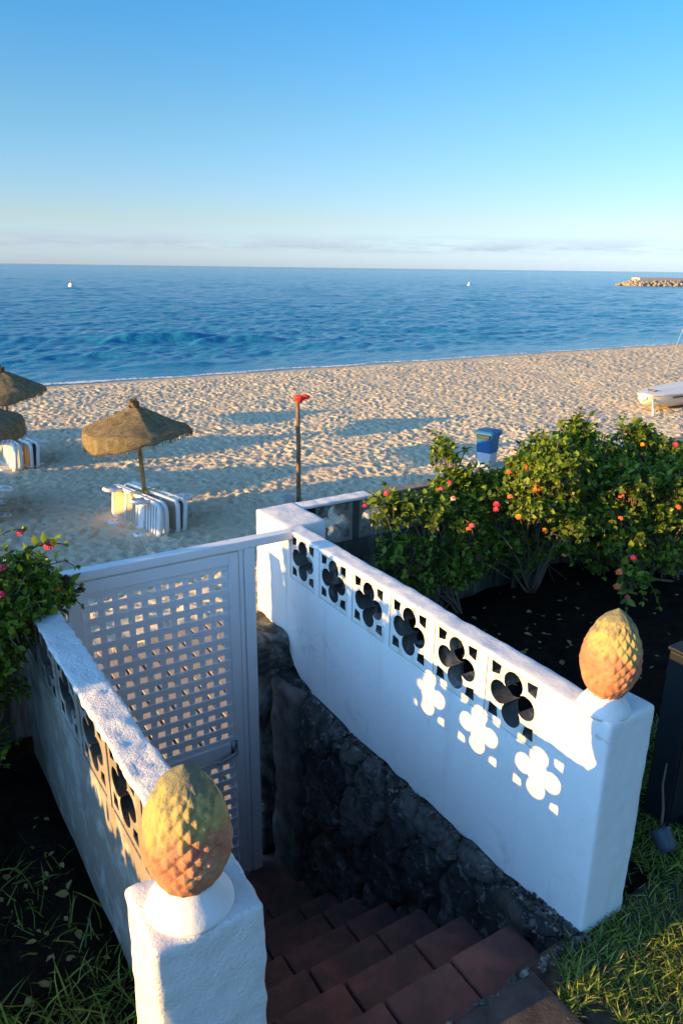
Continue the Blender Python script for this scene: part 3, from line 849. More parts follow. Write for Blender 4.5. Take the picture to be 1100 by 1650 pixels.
def make_finial(x, y, label, seed, rotz, tilt, pr=.09, ek=1.0):
    z0 = EYE - 1.25
    t = thing('pine_cone_finial', label, 'finial', (x, y, z0), rotz, 'terracotta pine cone finials')
    pl = MB(); prof = [(r_*pr/.102, z_) for r_, z_ in [(.102, -.004), (.1025, .004), (.098, .012), (.089, .024), (.077, .036), (.068, .050), (.064, .060), (.05, .063)]]
    pl.lathe(prof, 48, (0, 0, 0), lambda p, a, i: p*(1 + .02*noise.noise((math.cos(a)*2, math.sin(a)*2, seed))))
    pl.build('plinth', M['plaster'], t, True)
    nseg, nr = 180, 120; vs_ = []; fs = []
    rows, cols = 15, 17
    for i in range(nr):
        v = i/(nr-1)
        z = .054 + .276*v
        # egg profile, widest a third of the way up
        r = .0905 * ek * max(0, 1 - abs((v - .40)/(.60 if v > .40 else .47))**(1.8 if v > .40 else 2.0)) ** (.70 if v > .40 else .5)
        r = max(r, .004) if v > .04 else max(r, .046)
        if v < .12: r = max(r, .050 + .016*(v/.12))
        for k in range(nseg):
            a = 2*math.pi*k/nseg
            # overlapping diamond scales in staggered rows, deeper on the upper half
            rv = v*rows; row = math.floor(rv); best = 9
            for rr in (row-1, row, row+1):
                ca = a/(2*math.pi)*cols + .5*(rr % 2); fr = ca - math.floor(ca) - .5
                dv = rv - rr - .5
                dd = abs(fr)*1.9 + (abs(dv)*.80 if dv < 0 else dv*1.25)
                best = min(best, dd)
            hgt = max(0, 1 - best) ** .8
            wear = .5 + .5*noise.noise((math.cos(a)*1.4 + seed, math.sin(a)*1.4, v*2.2))
            keep = .26 + .85*max(0, math.cos(a + rotz - R(268)))**3
            amp = .0115 * keep * min(1, max(.0, (v-.10)/.25)) * (1 - min(1, max(0, (v-.70)/.22))) * (.35 + .8*wear)
            d = amp*(hgt - .4) + .0032*noise.noise((math.cos(a)*6*min(1, (1.02-v)*4), math.sin(a)*6*min(1, (1.02-v)*4), v*9 + seed)) + .004*noise.noise((math.cos(a)*2*min(1, (1.02-v)*4), math.sin(a)*2*min(1, (1.02-v)*4), v*3 + seed))
            rr_ = max(.003, r + d*(1 if r > .02 else .2))
            lean = tilt * v * v
            vs_.append((rr_*math.cos(a) + lean, rr_*math.sin(a), z + (.0 if r > .02 else -.002)))
    V = np.array(vs_); I = (np.arange(nr-1)[:, None]*nseg + np.arange(nseg)[None, :]); J = (np.arange(nr-1)[:, None]*nseg + (np.arange(nseg)[None, :]+1) % nseg)
    F = np.stack([I.ravel(), J.ravel(), (J+nseg).ravel(), (I+nseg).ravel()], 1)
    V = np.vstack([V, [[tilt, 0, .331], [0, 0, .05]]])
    k = np.arange(nseg); T1 = np.stack([(nr-1)*nseg + k, (nr-1)*nseg + (k+1) % nseg, np.full(nseg, len(V)-2)], 1); T2 = np.stack([(k+1) % nseg, k, np.full(nseg, len(V)-1)], 1)
    put('cone', mesh_np('cone', V, [F, T1, T2], True), M['terra'], t)
make_finial(.392, 1.183, 'large weathered terracotta pine cone on the left pillar, green lichen at its tip', 3, .4, .004, .090, 1.0)
make_finial(1.717, 1.215, 'smaller looking terracotta pine cone on the right pillar, yellow and orange in the sun', 8, 1.5, -.006, .078, .95)

# ------------------------------------------------------------------ gate
def make_gate():
    GY = 3.088
    t = thing('garden_gate', 'white lattice gate standing closed at the foot of the steps', 'gate', W(1.0, GY, -3.24))
    off = Vector(t.location)
    z = lambda a: EYE + a
    fr = MB()
    fr.box((.50, GY - .03, z(-1.292)), (1.66, GY + .03, z(-1.25)))
    fr.box((1.392, GY - .028, z(-3.24)), (1.447, GY + .028, z(-1.293)))
    fr.box((.502, GY - .028, z(-3.24)), (.552, GY + .028, z(-1.293)))
    fr.box((1.364, GY - .02, z(-3.24)), (1.389, GY + .03, z(-1.293)))
    fr.build('fixed_frame', M['gate'], t, False, off, .004)
    lf = MB(); y0, y1 = GY - .026, GY + .014
    x0, x1 = .560, 1.359; zt, zb = z(-1.302), z(-3.21)
    sw = .062
    lf.box((x0, y0, zb), (x0 + sw, y1, zt)); lf.box((x1 - .048, y0, zb), (x1, y1, zt))
    for a, b in ((zt - .058, zt), (z(-2.435), z(-2.355)), (zb, zb + .07)):
        lf.box((x0 + sw, y0 + .001, a), (x1 - .048, y1 - .001, b))
    lf.build('leaf_frame', M['gate'], t, False, off, .003)
    lx0, lx1 = x0 + sw, x1 - .048
    def lattice(za, zb_):
        m = MB(); p = .0655; n = int((lx1 - lx0)/p)
        st = (lx1 - lx0 - n*p)/2
        for k in range(n + 1):
            x = lx0 + st + k*p
            m.box((max(lx0, x - .0150), GY - .004, zb_ + .0005), (min(lx1, x + .0150), GY + .003, za - .0005))
        nz = int((za - zb_)/.0645)
        for k in range(nz + 1):
            zz = za - (za - zb_ - nz*.0645)/2 - k*.0645
            m.box((lx0 + .0005, GY - .0125, max(zb_, zz - .0165)), (lx1 - .0005, GY - .0045, min(za, zz + .0165)))
        m.build('lattice', M['gate'], t, False, off, .0015, 1)
    lattice(zt - .058, z(-2.355)); lattice(z(-2.435), zb + .07)
    h = MB()
    h.tube([(1.30, GY - .028, z(-2.385)), (1.30, GY - .065, z(-2.385)), (1.285, GY - .072, z(-2.39)), (1.20, GY - .072, z(-2.412)), (1.185, GY - .066, z(-2.415))], .0085, 8)
    h.box((1.283, GY - .031, z(-2.43)), (1.318, GY - .0265, z(-2.34)))
    h.build('handle', M['steel'], t, True, off)
    for a in (-1.55, -2.2, -3.0): MB().tube([(.556, GY - .032, z(a)), (.556, GY - .032, z(a) + .09)], .009, 8).build('hinge', M['gate'], t, True, off)
make_gate()

def make_boardwalk():
    t = thing('boardwalk', 'sandy wooden plank path beyond the gate seen through the lattice', 'boardwalk', (1.3, 3.6, 1.33))
    off = Vector(t.location); m = MB(); r = random.Random(2)
    x = .30
    while x < 3.4:
        w = r.uniform(.135, .15); zz = 1.372 + r.uniform(-.004, .004)
        m.box((x, 3.52, zz - .035), (x + w - .022, 6.05 + r.uniform(-.05, .05), zz)); x += w
    m.build('planks', M['plank'], t, False, off, .003)
    j = MB()
    for y in (3.7, 4.5, 5.3, 5.95): j.box((.25, y, 1.26), (3.45, y + .06, 1.331))
    j.build('joists', M['wood'], t, False, off)
make_boardwalk()

# ------------------------------------------------------------------ plants
LEAF_V = np.array([(0, 0, 0), (.30, .36, .05), (.62, .30, .03), (1.0, 0, -.12), (.62, -.30, .03), (.30, -.36, .05), (.33, 0, -.035), (.66, 0, -.05)]) * np.array([1, .82, 1])
LEAF_F = np.array([(0, 6, 1), (1, 6, 7), (1, 7, 2), (2, 7, 3), (0, 5, 6), (5, 7, 6), (5, 4, 7), (4, 3, 7)])
def scatter(tv, tf, P, D, U, S):
    """instances of a template: tip direction D, up U, size S"""
    D = D/np.linalg.norm(D, axis=1, keepdims=True)
    Yv = np.cross(U, D); Yv /= (np.linalg.norm(Yv, axis=1, keepdims=True) + 1e-9)
    Zv = np.cross(D, Yv)
    V = P[:, None, :] + S[:, None, None]*(tv[None, :, 0:1]*D[:, None, :] + tv[None, :, 1:2]*Yv[:, None, :] + tv[None, :, 2:3]*Zv[:, None, :])
    n = len(tv); F = tf[None] + (np.arange(len(P))*n)[:, None, None]
    return V.reshape(-1, 3), F.reshape(-1, tf.shape[1])

def flower_mesh(key, outer, inner, seed):
    r = random.Random(seed); m = MB(); fm = []
    for k in range(22):
        g = 2.399963*k; rad = math.sqrt((k+.5)/22)
        c = Vector((math.cos(g)*rad*.019, math.sin(g)*rad*.019, .012*(1 - rad*rad) + r.uniform(-.001, .001)))
        s = .0062; nb = len(m.f); tilt = Vector((math.cos(g)*rad, math.sin(g)*rad, 1.0)).normalized()
        ux = tilt.cross(Vector((0, 1, .01))).normalized(); uy = tilt.cross(ux)
        vs_ = [c - tilt*.0015]
        for j in range(10):
            a = j*math.pi/5 + r.uniform(-.1, .1); q = s*(1 if j % 2 == 0 else .55)
            vs_.append(c + (ux*math.cos(a) + uy*math.sin(a))*q + tilt*(.001 if j % 2 == 0 else 0))
        m.add(vs_, [(0, 1+j, 1+(j+1) % 10) for j in range(10)])
        m.add([c - tilt*.013 + ux*.0012, c - tilt*.013 - ux*.0012, c - ux*.0018, c + ux*.0018], [(0, 1, 2, 3)])
        fm += [1 if rad < .55 else 0]*11
    me = bpy.data.meshes.new('flower_head'); me.from_pydata([tuple(v) for v in m.v], [], m.f); me.update()
    me.materials.append(M[outer]); me.materials.append(M[inner])
    me.polygons.foreach_set('material_index', np.array(fm, dtype=np.int32))
    return me
FLOWERS = {'red': flower_mesh('red', 'fl_red', 'fl_pink', 1), 'pink': flower_mesh('pink', 'fl_pink', 'fl_coral', 2), 'orange': flower_mesh('orange', 'fl_orange', 'fl_yellow', 3),
           'coral': flower_mesh('coral', 'fl_coral', 'fl_orange', 4), 'yellow': flower_mesh('yellow', 'fl_orange', 'fl_yellow', 5), 'pale': flower_mesh('pale', 'fl_pale', 'fl_coral', 6), 'wilt': flower_mesh('wilt', 'fl_wilt', 'fl_wilt', 7)}

def bush(label, base, lobes, seed, leaf=.058, flowers=(), sprigs=(), group=None, name='lantana_bush', cat='bush', bare=0, trunks=None):
    """lobes: (centre, radii, twigs); sprigs: (start, end)"""
    t = thing(name, label, cat, base, 0, group); off = np.array(base)
    r = np.random.default_rng(seed); wood = MB(); tw = []
    base = Vector(base)
    for (c, rad, n) in lobes:
        c = np.array(c); rad = np.array(rad)
        for k in range(n):
            d = r.normal(size=3); d /= np.linalg.norm(d)
            if d[2] < -.35: d[2] *= -.6
            e = c + d*rad*r.uniform(.62, 1.06)
            s = c + d*rad*r.uniform(.05, .4) + r.normal(size=3)*.03 - np.array([0, 0, .25*rad[2]])
            tw.append((s, e, r.uniform(.02, .10)))
    for (s, e) in sprigs: tw.append((np.array(s), np.array(e), .06))
    P, D, U, S = [], [], [], []
    tips = []
    for (s, e, arch) in tw:
        L = np.linalg.norm(e - s); nst = max(4, int(L/.034)); side = r.normal(size=3)*.12*L
        pts = []
        for i in range(nst + 1):
            q = i/nst; pts.append(s + (e - s)*q + side*math.sin(math.pi*q)*.5 + np.array([0, 0, arch*math.sin(math.pi*q*.9)]))
        wood.tube([Vector(p) - base for p in pts[::2] + ([pts[-1]] if nst % 2 else [])], [max(.0012, .0032*(1 - .7*k/len(pts))) for k in range(len(pts[::2]) + (1 if nst % 2 else 0))], 4, False)
        td = pts[-1] - pts[-2]; tips.append((pts[-1], td/np.linalg.norm(td)))
        for i in range(1, nst + 1):
            if i/nst < .22: continue
            dirv = pts[i] - pts[i-1]; dirv /= np.linalg.norm(dirv)
            a = (i % 2)*1.57 + r.uniform(-.4, .4)
            u = np.cross(dirv, [0.03, .05, 1]); u /= np.linalg.norm(u) + 1e-9; v = np.cross(dirv, u)
            for sg in (1, -1):
                o = (u*math.cos(a) + v*math.sin(a))*sg
                ld = o*.85 + dirv*.55 + np.array([0, 0, -.12]) + r.normal(size=3)*.18
                P.append(pts[i]); D.append(ld); U.append(dirv*.9 + np.array([0, 0, .8]) + r.normal(size=3)*.25)
                S.append(leaf*(.45 + .9*r.beta(2.0, 2.2))*(1 - .42*(i/nst)**3))
        for k in range(3):      # young leaves at the tip
            P.append(pts[-1]); D.append(td/np.linalg.norm(td) + r.normal(size=3)*.4); U.append(np.array([0, 0, 1.]) + r.normal(size=3)*.4); S.append(leaf*.5)
    V, F = scatter(LEAF_V, LEAF_F, np.array(P) - off, np.array(D), np.array(U), np.array(S))
    put('foliage', mesh_np('foliage', V, [F], False), M['leaf'], t)
    # limbs from the ground to the lobes
    for (c, rad, n) in lobes:
        for g in range(1):
            st = Vector(trunks[r.integers(len(trunks))]) if trunks else base
            en = Vector(c) + Vector(r.normal(size=3)*.5*np.array(rad))
            mid = st.lerp(en, .5) + Vector((r.normal()*.06, r.normal()*.06, .10))
            pts = []
            for i in range(10):
                q = i/9; p = st*((1-q)**2) + mid*(2*q*(1-q)) + en*(q*q)
                p += Vector((noise.noise((q*5, seed, g + c[0]*9)), noise.noise((q*5, 9, g + c[1]*7)), 0))*.035
                pts.append(p - base)
            wood.tube(pts, [.012*(1 - .75*i/9) for i in range(10)], 6)
    for k in range(bare):       # dead twigs below the leaves
        st = Vector(trunks[r.integers(len(trunks))]) + Vector((r.normal()*.12, r.normal()*.10, r.uniform(.35, .75)))
        p = [st]; d = Vector((r.normal(), r.normal()*.6, r.normal()*.6)).normalized()
        for i in range(5):
            d = (d + Vector(r.normal(size=3)*.35)).normalized(); p.append(p[-1] + d*.065)
        wood.tube([q - base for q in p], [.0045 - .0007*i for i in range(6)], 4)
    wood.build('branches', M['twig'], t, True)
    pool = list(flowers)
    for (pos, key) in pool:
        o = link(bpy.data.objects.new('flower_head', FLOWERS[key])); o.parent = t
        o.location = Vector(pos) - base
        o.rotation_euler = (Vector((-.35, -.45, .8)) + Vector(r.normal(size=3)*.25)).normalized().to_track_quat('Z', 'Y').to_euler()
        k = float(r.uniform(.70, 1.02)); o.scale = (k, k, k)
    return t

# big lantana beyond the right wall: everything given a real place in the garden bed behind it
g0 = W(3.55, 3.28, -2.1)
Fm = lambda x, y, Y, key: (onY(x, y, Y), key)
def Lb(x, y, Y, rx, rz, n, ry=None): return (onY(x, y, Y), (rx, ry or rx*.85, rz), n)
bush('low sparse lantana in shade by the pierced beach wall, few pink flowers', W(2.75, 3.2, -2.08),
     [Lb(640, 832, 3.12, .15, .13, 34), Lb(690, 838, 3.08, .20, .17, 60), Lb(730, 795, 3.14, .16, .14, 56), Lb(712, 745, 3.2, .11, .10, 15), Lb(752, 790, 3.1, .12, .10, 36), Lb(750, 850, 3.0, .16, .12, 34), Lb(655, 900, 3.1, .22, .14, 44), Lb(610, 850, 3.1, .09, .12, 10), Lb(730, 905, 3.1, .22, .16, 44), Lb(680, 950, 3.05, .22, .10, 30), Lb(745, 930, 3.1, .2, .14, 50), Lb(770, 890, 3.15, .2, .16, 50)], 21, .056,
     [Fm(588, 815, 3.05, 'red'), Fm(622, 795, 3.02, 'red'), Fm(710, 788, 2.98, 'pink'), Fm(730, 803, 2.95, 'pale'), Fm(755, 852, 2.85, 'coral'), Fm(760, 847, 2.85, 'pink'), Fm(770, 900, 2.95, 'wilt'), Fm(725, 778, 3.0, 'red')],
     [(onY(630, 830, 3.1), onY(618, 785, 3.1)), (onY(620, 840, 3.1), onY(590, 812, 3.05)), (onY(730, 760, 3.18), onY(692, 700, 3.2)), (onY(730, 760, 3.18), onY(705, 708, 3.15)), (onY(735, 765, 3.18), onY(722, 715, 3.15)), (onY(735, 765, 3.18), onY(750, 728, 3.15))],
     'flowering bushes behind the right wall', bare=22, trunks=[W(2.75, 3.2, -2.08), W(2.9, 3.15, -2.08)])
bush('large sunlit lantana with bare trunks beneath and orange and coral flower heads', g0,
     [Lb(795, 800, 3.08, .18, .13, 60), Lb(850, 765, 3.08, .17, .17, 80), Lb(890, 745, 3.05, .24, .19, 110), Lb(940, 740, 3.05, .22, .17, 90), Lb(835, 805, 2.98, .20, .14, 70), Lb(885, 805, 2.92, .24, .17, 100), Lb(940, 800, 2.9, .24, .20, 100), Lb(925, 855, 2.82, .22, .14, 64), Lb(800, 820, 3.1, .16, .12, 34), Lb(925, 705, 3.1, .12, .10, 26), Lb(905, 760, 2.75, .2, .16, 80), Lb(845, 775, 2.95, .14, .13, 54), Lb(785, 800, 3.12, .15, .11, 50), Lb(765, 815, 3.08, .18, .16, 70), Lb(870, 770, 2.85, .2, .16, 70), Lb(860, 830, 2.85, .18, .10, 40), Lb(960, 770, 2.9, .2, .18, 80), Lb(905, 875, 3.15, .3, .2, 80), Lb(800, 880, 3.2, .25, .18, 50), (W(3.1, 3.24, -1.78), (.32, .11, .28), 130), (W(3.6, 3.22, -1.80), (.34, .11, .28), 140)], 22, .058,
     [Fm(920, 767, 2.82, 'coral'), Fm(930, 766, 2.82, 'pink'), Fm(862, 788, 2.78, 'orange'), Fm(872, 787, 2.78, 'yellow'), Fm(820, 760, 2.9, 'coral'), Fm(848, 753, 2.88, 'coral'), Fm(800, 812, 2.88, 'red'), Fm(822, 800, 2.84, 'coral'), Fm(878, 855, 2.72, 'orange'), Fm(836, 832, 2.8, 'yellow'), Fm(895, 745, 2.82, 'coral'), Fm(908, 895, 2.70, 'coral'), Fm(825, 728, 3.0, 'pale'), Fm(862, 780, 2.78, 'orange'), Fm(799, 820, 2.88, 'red')],
     [(onY(920, 720, 3.1), onY(935, 666, 3.1)), (onY(925, 720, 3.1), onY(958, 690, 3.05)), (onY(900, 720, 3.1), onY(905, 684, 3.1)), (onY(850, 740, 3.12), onY(862, 708, 3.1)), (onY(910, 720, 3.1), onY(925, 680, 3.08)), (onY(890, 860, 2.8), onY(920, 910, 2.72)), (onY(935, 715, 3.08), onY(952, 672, 3.06))],
     'flowering bushes behind the right wall', bare=46, trunks=[W(3.50, 3.32, -2.1), W(3.62, 3.28, -2.1), W(3.56, 3.2, -2.1)])
bush('lantana at the right edge with trailing sprays and magenta and coral flower heads', W(4.35, 2.9, -2.1),
     [Lb(1000, 760, 2.95, .22, .18, 96), Lb(1055, 745, 2.9, .22, .18, 96), Lb(1110, 760, 2.85, .24, .2, 96), Lb(985, 830, 2.8, .22, .18, 90), Lb(1045, 830, 2.75, .24, .20, 110), Lb(1100, 850, 2.7, .24, .22, 100), Lb(1080, 910, 2.62, .20, .13, 60), Lb(1005, 890, 2.7, .17, .13, 50), Lb(1020, 945, 2.55, .10, .07, 24), Lb(1180, 830, 2.7, .3, .3, 80), Lb(1020, 712, 2.98, .14, .11, 34), Lb(1015, 790, 2.7, .2, .16, 80), Lb(1080, 790, 2.65, .2, .18, 80), Lb(1050, 900, 3.1, .35, .25, 90), Lb(970, 900, 3.15, .28, .22, 70), (W(4.15, 3.2, -1.80), (.34, .12, .28), 90), (W(4.7, 3.15, -1.8), (.34, .14, .28), 80)], 23, .058,
     [Fm(1000, 798, 2.68, 'coral'), Fm(1008, 793, 2.68, 'red'), Fm(1032, 785, 2.65, 'coral'), Fm(1000, 748, 2.74, 'coral'), Fm(1005, 772, 2.72, 'coral'), Fm(1000, 835, 2.6, 'coral'), Fm(1020, 898, 2.55, 'red'), Fm(997, 922, 2.52, 'coral'), Fm(994, 945, 2.52, 'coral'), Fm(1010, 962, 2.5, 'red'), Fm(1035, 716, 2.88, 'orange'), Fm(1095, 790, 2.55, 'coral'), Fm(1093, 817, 2.5, 'coral'), Fm(1088, 716, 2.8, 'red'), Fm(1017, 940, 2.50, 'wilt')],
     [(onY(1010, 730, 2.97), onY(998, 678, 2.95)), (onY(1010, 730, 2.97), onY(1030, 684, 2.95)), (onY(1020, 730, 2.97), onY(1052, 696, 2.93)), (onY(1000, 910, 2.6), onY(1000, 950, 2.55)), (onY(1015, 940, 2.6), onY(1008, 995, 2.5)), (onY(1030, 930, 2.6), onY(1062, 982, 2.5)), (onY(1030, 920, 2.6), onY(1035, 975, 2.5))],
     'flowering bushes behind the right wall', bare=22, trunks=[W(4.35, 2.9, -2.1), W(4.6, 2.8, -2.1)])
bush('dark lantana on the left overhanging the wall and gate corner with red and orange flowers', W(-.05, 2.95, -2.1),
     [(W(.14, 2.85, -1.20), (.28, .26, .18), 110), (W(.37, 2.86, -1.22), (.17, .18, .15), 80), (W(.22, 2.72, -1.36), (.16, .14, .12), 50), (onY(58, 985, 2.80), (.13, .12, .11), 60), (onY(40, 1015, 2.72), (.13, .12, .10), 44), (onY(85, 975, 2.9), (.11, .1, .10), 40), (W(-.25, 2.9, -1.2), (.34, .3, .24), 70), (W(.15, 2.75, -1.42), (.24, .20, .14), 70), (W(.05, 2.85, -1.6), (.30, .24, .2), 70), (W(.0, 2.8, -1.85), (.35, .26, .2), 60)], 24, .050,
     [Fm(33, 858, 2.85, 'red'), Fm(78, 879, 2.9, 'red'), Fm(84, 876, 2.9, 'orange'), Fm(91, 949, 2.78, 'orange'), Fm(4, 915, 2.75, 'red'), Fm(45, 996, 2.7, 'red'), Fm(2, 958, 2.7, 'red'), Fm(106, 933, 2.85, 'wilt'), Fm(130, 951, 2.85, 'wilt'), Fm(60, 904, 2.85, 'coral')],
     [(W(.2, 2.9, -1.15), onY(36, 860, 2.85)), (W(.3, 2.9, -1.15), onY(80, 880, 2.9)), (W(.33, 2.9, -1.15), onY(105, 884, 2.92)), (W(.38, 2.88, -1.2), onY(128, 950, 2.85)), (W(.38, 2.86, -1.22), onY(122, 920, 2.87)), (W(.35, 2.84, -1.25), onY(118, 958, 2.84)), (W(.3, 2.8, -1.35), onY(72, 1030, 2.72))],
     bare=10, trunks=[W(-.05, 2.95, -2.1), W(.1, 2.9, -2.1)])

def hedge():  # unseen hedge, placed and shaped to cast shade on walls and lawn
    r = np.random.default_rng(40); lob = []
    t = thing('shade_hedge', 'unseen hedge added left of the garden to shade the wall and lawn', 'hedge', W(-1.6, 1.9, -2.1))
    def blobs(n, x0, x1, y0, y1, z0, z1):
        P = np.stack([r.uniform(x0, x1, n), r.uniform(y0, y1, n), z0 + (z1 - z0)*r.uniform(0, 1, n)**.8], 1); return P
    P = np.vstack([blobs(3800, -2.2, -1.3, 1.64, 2.25, EYE - 2.1, EYE - 1.32), blobs(9500, -2.2, -1.3, 2.25, 3.3, EYE - 2.1, EYE - .86), blobs(5600, -2.3, -1.5, -.6, .84, EYE - 2.1, EYE - 1.28)])
    n = len(P); D = r.normal(size=(n, 3)); U = r.normal(size=(n, 3)) + np.array([0, 0, .6])
    V, F = scatter(LEAF_V, LEAF_F, P - np.array(t.location), D, U, r.uniform(.07, .11, n))
    put('foliage', mesh_np('foliage', V, [F]), M['leaf'], t)
    m = MB(); rr = random.Random(6)
    for k in range(26):
        y = rr.uniform(1.6, 3.1) if k < 16 else rr.uniform(-.5, .85); x = rr.uniform(-2.1, -1.4)
        p = Vector((x, y, EYE - 2.12)) - Vector(t.location); m.tube([p, p + Vector((rr.uniform(-.1, .1), rr.uniform(-.1, .1), .7))], [.012, .004], 5)
    tag(m.build('stems', M['twig'], t, True), kind='stuff')
hedge()

BLADE_V = np.array([(0, .5, 0), (0, -.5, 0), (.36, .42, .06), (.36, -.42, .06), (.72, .28, .02), (.72, -.28, .02), (1, 0, -.10)])
BLADE_F = np.array([(0, 1, 3), (0, 3, 2), (2, 3, 5), (2, 5, 4), (4, 5, 6)])
def grass(name, label, n, sample, zf, ln, seed, matl, wd=.075):
    r = np.random.default_rng(seed); P = sample(r, n); n = len(P)
    P = np.column_stack([P, zf(P[:, 0], P[:, 1])])
    az = r.uniform(0, 6.283, n); up = r.uniform(.35, 1.5, n)
    D = np.stack([np.cos(az), np.sin(az), up], 1); U = np.stack([-np.cos(az)*up, -np.sin(az)*up, np.ones(n)*.4], 1) + r.normal(size=(n, 3))*.8
    S = r.uniform(*ln, n); tv = BLADE_V * np.array([1, wd, 1])
    V, F = scatter(tv, BLADE_F, P, D, U, S)
    o = put(name, mesh_np(name, V, [F]), matl); return tag(o, label, 'grass', kind='stuff')
def s_right(r, n):
    x = 1.22 + 2.3*r.uniform(0, 1, n)**1.7; y = r.uniform(.30, 1.75, n)
    clump = vnoise(x*5, y*5, 61) + .7*vnoise(x*13, y*13, 62)
    d = np.hypot(x - 1.9, y - .9)
    keep = (clump > -.75 + .35*r.normal(size=n)) & ~((x > 1.655) & (x < 1.86) & (y > 1.14)) & ~((x < 1.745) & (y > 1.14)) & (x > 1.38 - .22*np.clip(vnoise(y*7, x*0, 63), -.6, 1)*(y < .95) + .35*(y > 1.05)*0 + np.clip((y - .98)*1.2, 0, .14)) & (r.uniform(size=n) < np.exp(-np.clip(d - .8, 0, 9)*.9))
    return np.stack([x, y], 1)[keep]
zr = lambda x, y: 2.575 + .02*vnoise(x*2.3, y*2.3, 31) + .012*vnoise(x*6, y*6, 32) - .004
grass('lawn_grass', 'coarse green lawn grass right of the top step, lit in one golden strip', 42000, s_right, zr, (.025, .07), 71, M['grass'])
grass('dry_grass', 'dry yellow blades among the lawn right of the steps', 16000, s_right, zr, (.02, .06), 72, M['drygrass'])
def s_left(r, n):
    x = r.uniform(-.6, .40, n); y = r.uniform(.9, 2.5, n)
    clump = vnoise(x*6, y*6, 65)
    keep = (clump > -.2 + .3*r.normal(size=n)) & ~((x > .28) & (y < 1.29)) & (r.uniform(size=n) < np.clip(2.0 - y, .05, 1))
    return np.stack([x, y], 1)[keep]
zl = lambda x, y: np.where(y < 1.3, 2.54, 2.50) + .02*vnoise(x*2.3, y*2.3, 31) - .003
grass('long_grass', 'long green grass tufts left of the white pillar, tips catching the sun', 26000, s_left, zl, (.04, .15), 73, M['grass'], .05)
grass('dry_grass', 'dry straw blades among the tufts left of the white pillar', 5000, s_left, zl, (.03, .12), 74, M['drygrass'], .03)

def litter():
    r = np.random.default_rng(77); n = 420
    x = r.uniform(1.8, 5.2, n); y = r.uniform(1.2, 3.3, n); x[300:] = r.uniform(-.5, .36, 120); y[300:] = r.uniform(1.3, 2.7, 120)
    P = np.stack([x, y, np.where(x < 1, 2.508, 2.555) + .03*vnoise(x*2.3, y*2.3, 31) + .018*vnoise(x*6, y*6, 32)], 1)
    V, F = scatter(LEAF_V, LEAF_F, P, r.normal(size=(n, 3))*np.array([1, 1, .15]), r.normal(size=(n, 3))*.35 + np.array([0, 0, 1]), r.uniform(.02, .05, n))
    o = put('fallen_leaves', mesh_np('fallen_leaves', V, [F]), M['drygrass']); tag(o, 'fallen dry leaves on the dark soil under the bushes', 'leaves', kind='stuff')
litter()

# ------------------------------------------------------------------ garden bits at the right edge
def make_garden_bits():
    p = W(2.355, 1.345, -2.05)
    t = thing('utility_box', 'tall dark box with a lid in the shade right of the white pillar', 'box', p)
    MB().box((-.045, -.055, -.05), (.16, .05, .74)).build('box_body', M['nearblack'], t, False, (0, 0, 0), .006)
    MB().box((-.052, -.062, .742), (.167, .056, .757)).build('lid', M['nearblack'], t, False, (0, 0, 0), .005)
    MB().box((-.035, -.0585, .05), (.15, -.056, .70)).build('door', M['nearblack'], t, False, (0, 0, 0), .001)
    q = onZ(1066, 1368, EYE - 2.02)
    t = thing('garden_spotlight', 'small blue grey spotlight lying in the dark grass beside the right pillar', 'spotlight', q)
    h = MB(); h.lathe([(.022, -.045), (.034, -.03), (.036, .02), (.040, .03), (.034, .036)], 20); o = h.build('housing', M['lampgrey'], t, True); o.rotation_euler = (R(-50), R(15), 0); o.location = (0, 0, .045)
    s = MB(); s.tube([(.01, .02, .04), (.05, .05, .12), (.07, .08, .20), (.09, .09, .28)], [.006, .005, .004, .003], 6); s.build('stake', M['twig'], t, True)
make_garden_bits()

# ------------------------------------------------------------------ beach furniture
def copy_tree(o, parent=None):
    c = o.copy(); COL.objects.link(c); c.parent = parent
    for ch in list(o.children): copy_tree(ch, c)
    return c

def make_lounger():
    """lounger turned on its side: length along y, width up z, face towards -x, legs sticking out to -x"""
    root = thing('sun_lounger', '', 'sun lounger', (0, 0, 0), 0, 'folded sun loungers tied under the umbrellas')
    L, H = 1.72, .62
    fr = MB()
    def rail(pts, r): fr.tube(pts, r, 8)
    fr2 = [(0, -L/2+.10, .03), (0, -L/2+.03, .07), (0, -L/2, .15), (0, -L/2, H-.13), (0, -L/2+.03, H-.05), (0, -L/2+.10, H), (0, L/2-.06, H), (0, L/2, H-.06), (0, L/2, .09), (0, L/2-.06, .03), (0, -L/2+.10, .03)]
    rail(fr2, .042)
    for y in (-.32, -.05, .36): fr.bar((0, y, .03), (0, y, H), .055, .06, (1, 0, 0))
    fr.build('frame', M['resin'], root, True)
    pn = MB(); pn.box((-.006, -.02, .07), (.006, .33, H-.05)); pn.box((-.006, .385, .07), (.006, L/2-.04, H-.05)); pn.build('seat_panel', M['tan'], root)
    bp = MB()
    bp.box((-.007, -.29, .07), (.005, -.08, H-.05))
    for k in range(5):
        y = -L/2 + .07 + k*.092; bp.box((-.010, y, .06), (.008, y+.055, H-.04))
    bp.build('backrest_panel', M['resin'], root)
    for (y, zz, sg) in ((-.52, .03, 1), (.42, .03, 1), (-.40, H, -1), (.62, H, -1)):
        m = MB(); l = .30
        m.tube([(0, y-.13, zz), (-l+.05, y-.10, zz + (-.0 if sg > 0 else .0)), (-l, y-.05, zz), (-l, y+.05, zz), (-l+.05, y+.10, zz), (0, y+.13, zz)], .036, 8)
        if sg < 0: m.box((-l, y-.075, zz-.012), (-.01, y+.075, zz+.012))
        m.build('leg', M['resin'], root, True)
    return root
LOUNGER = make_lounger(); L_USED = [False]
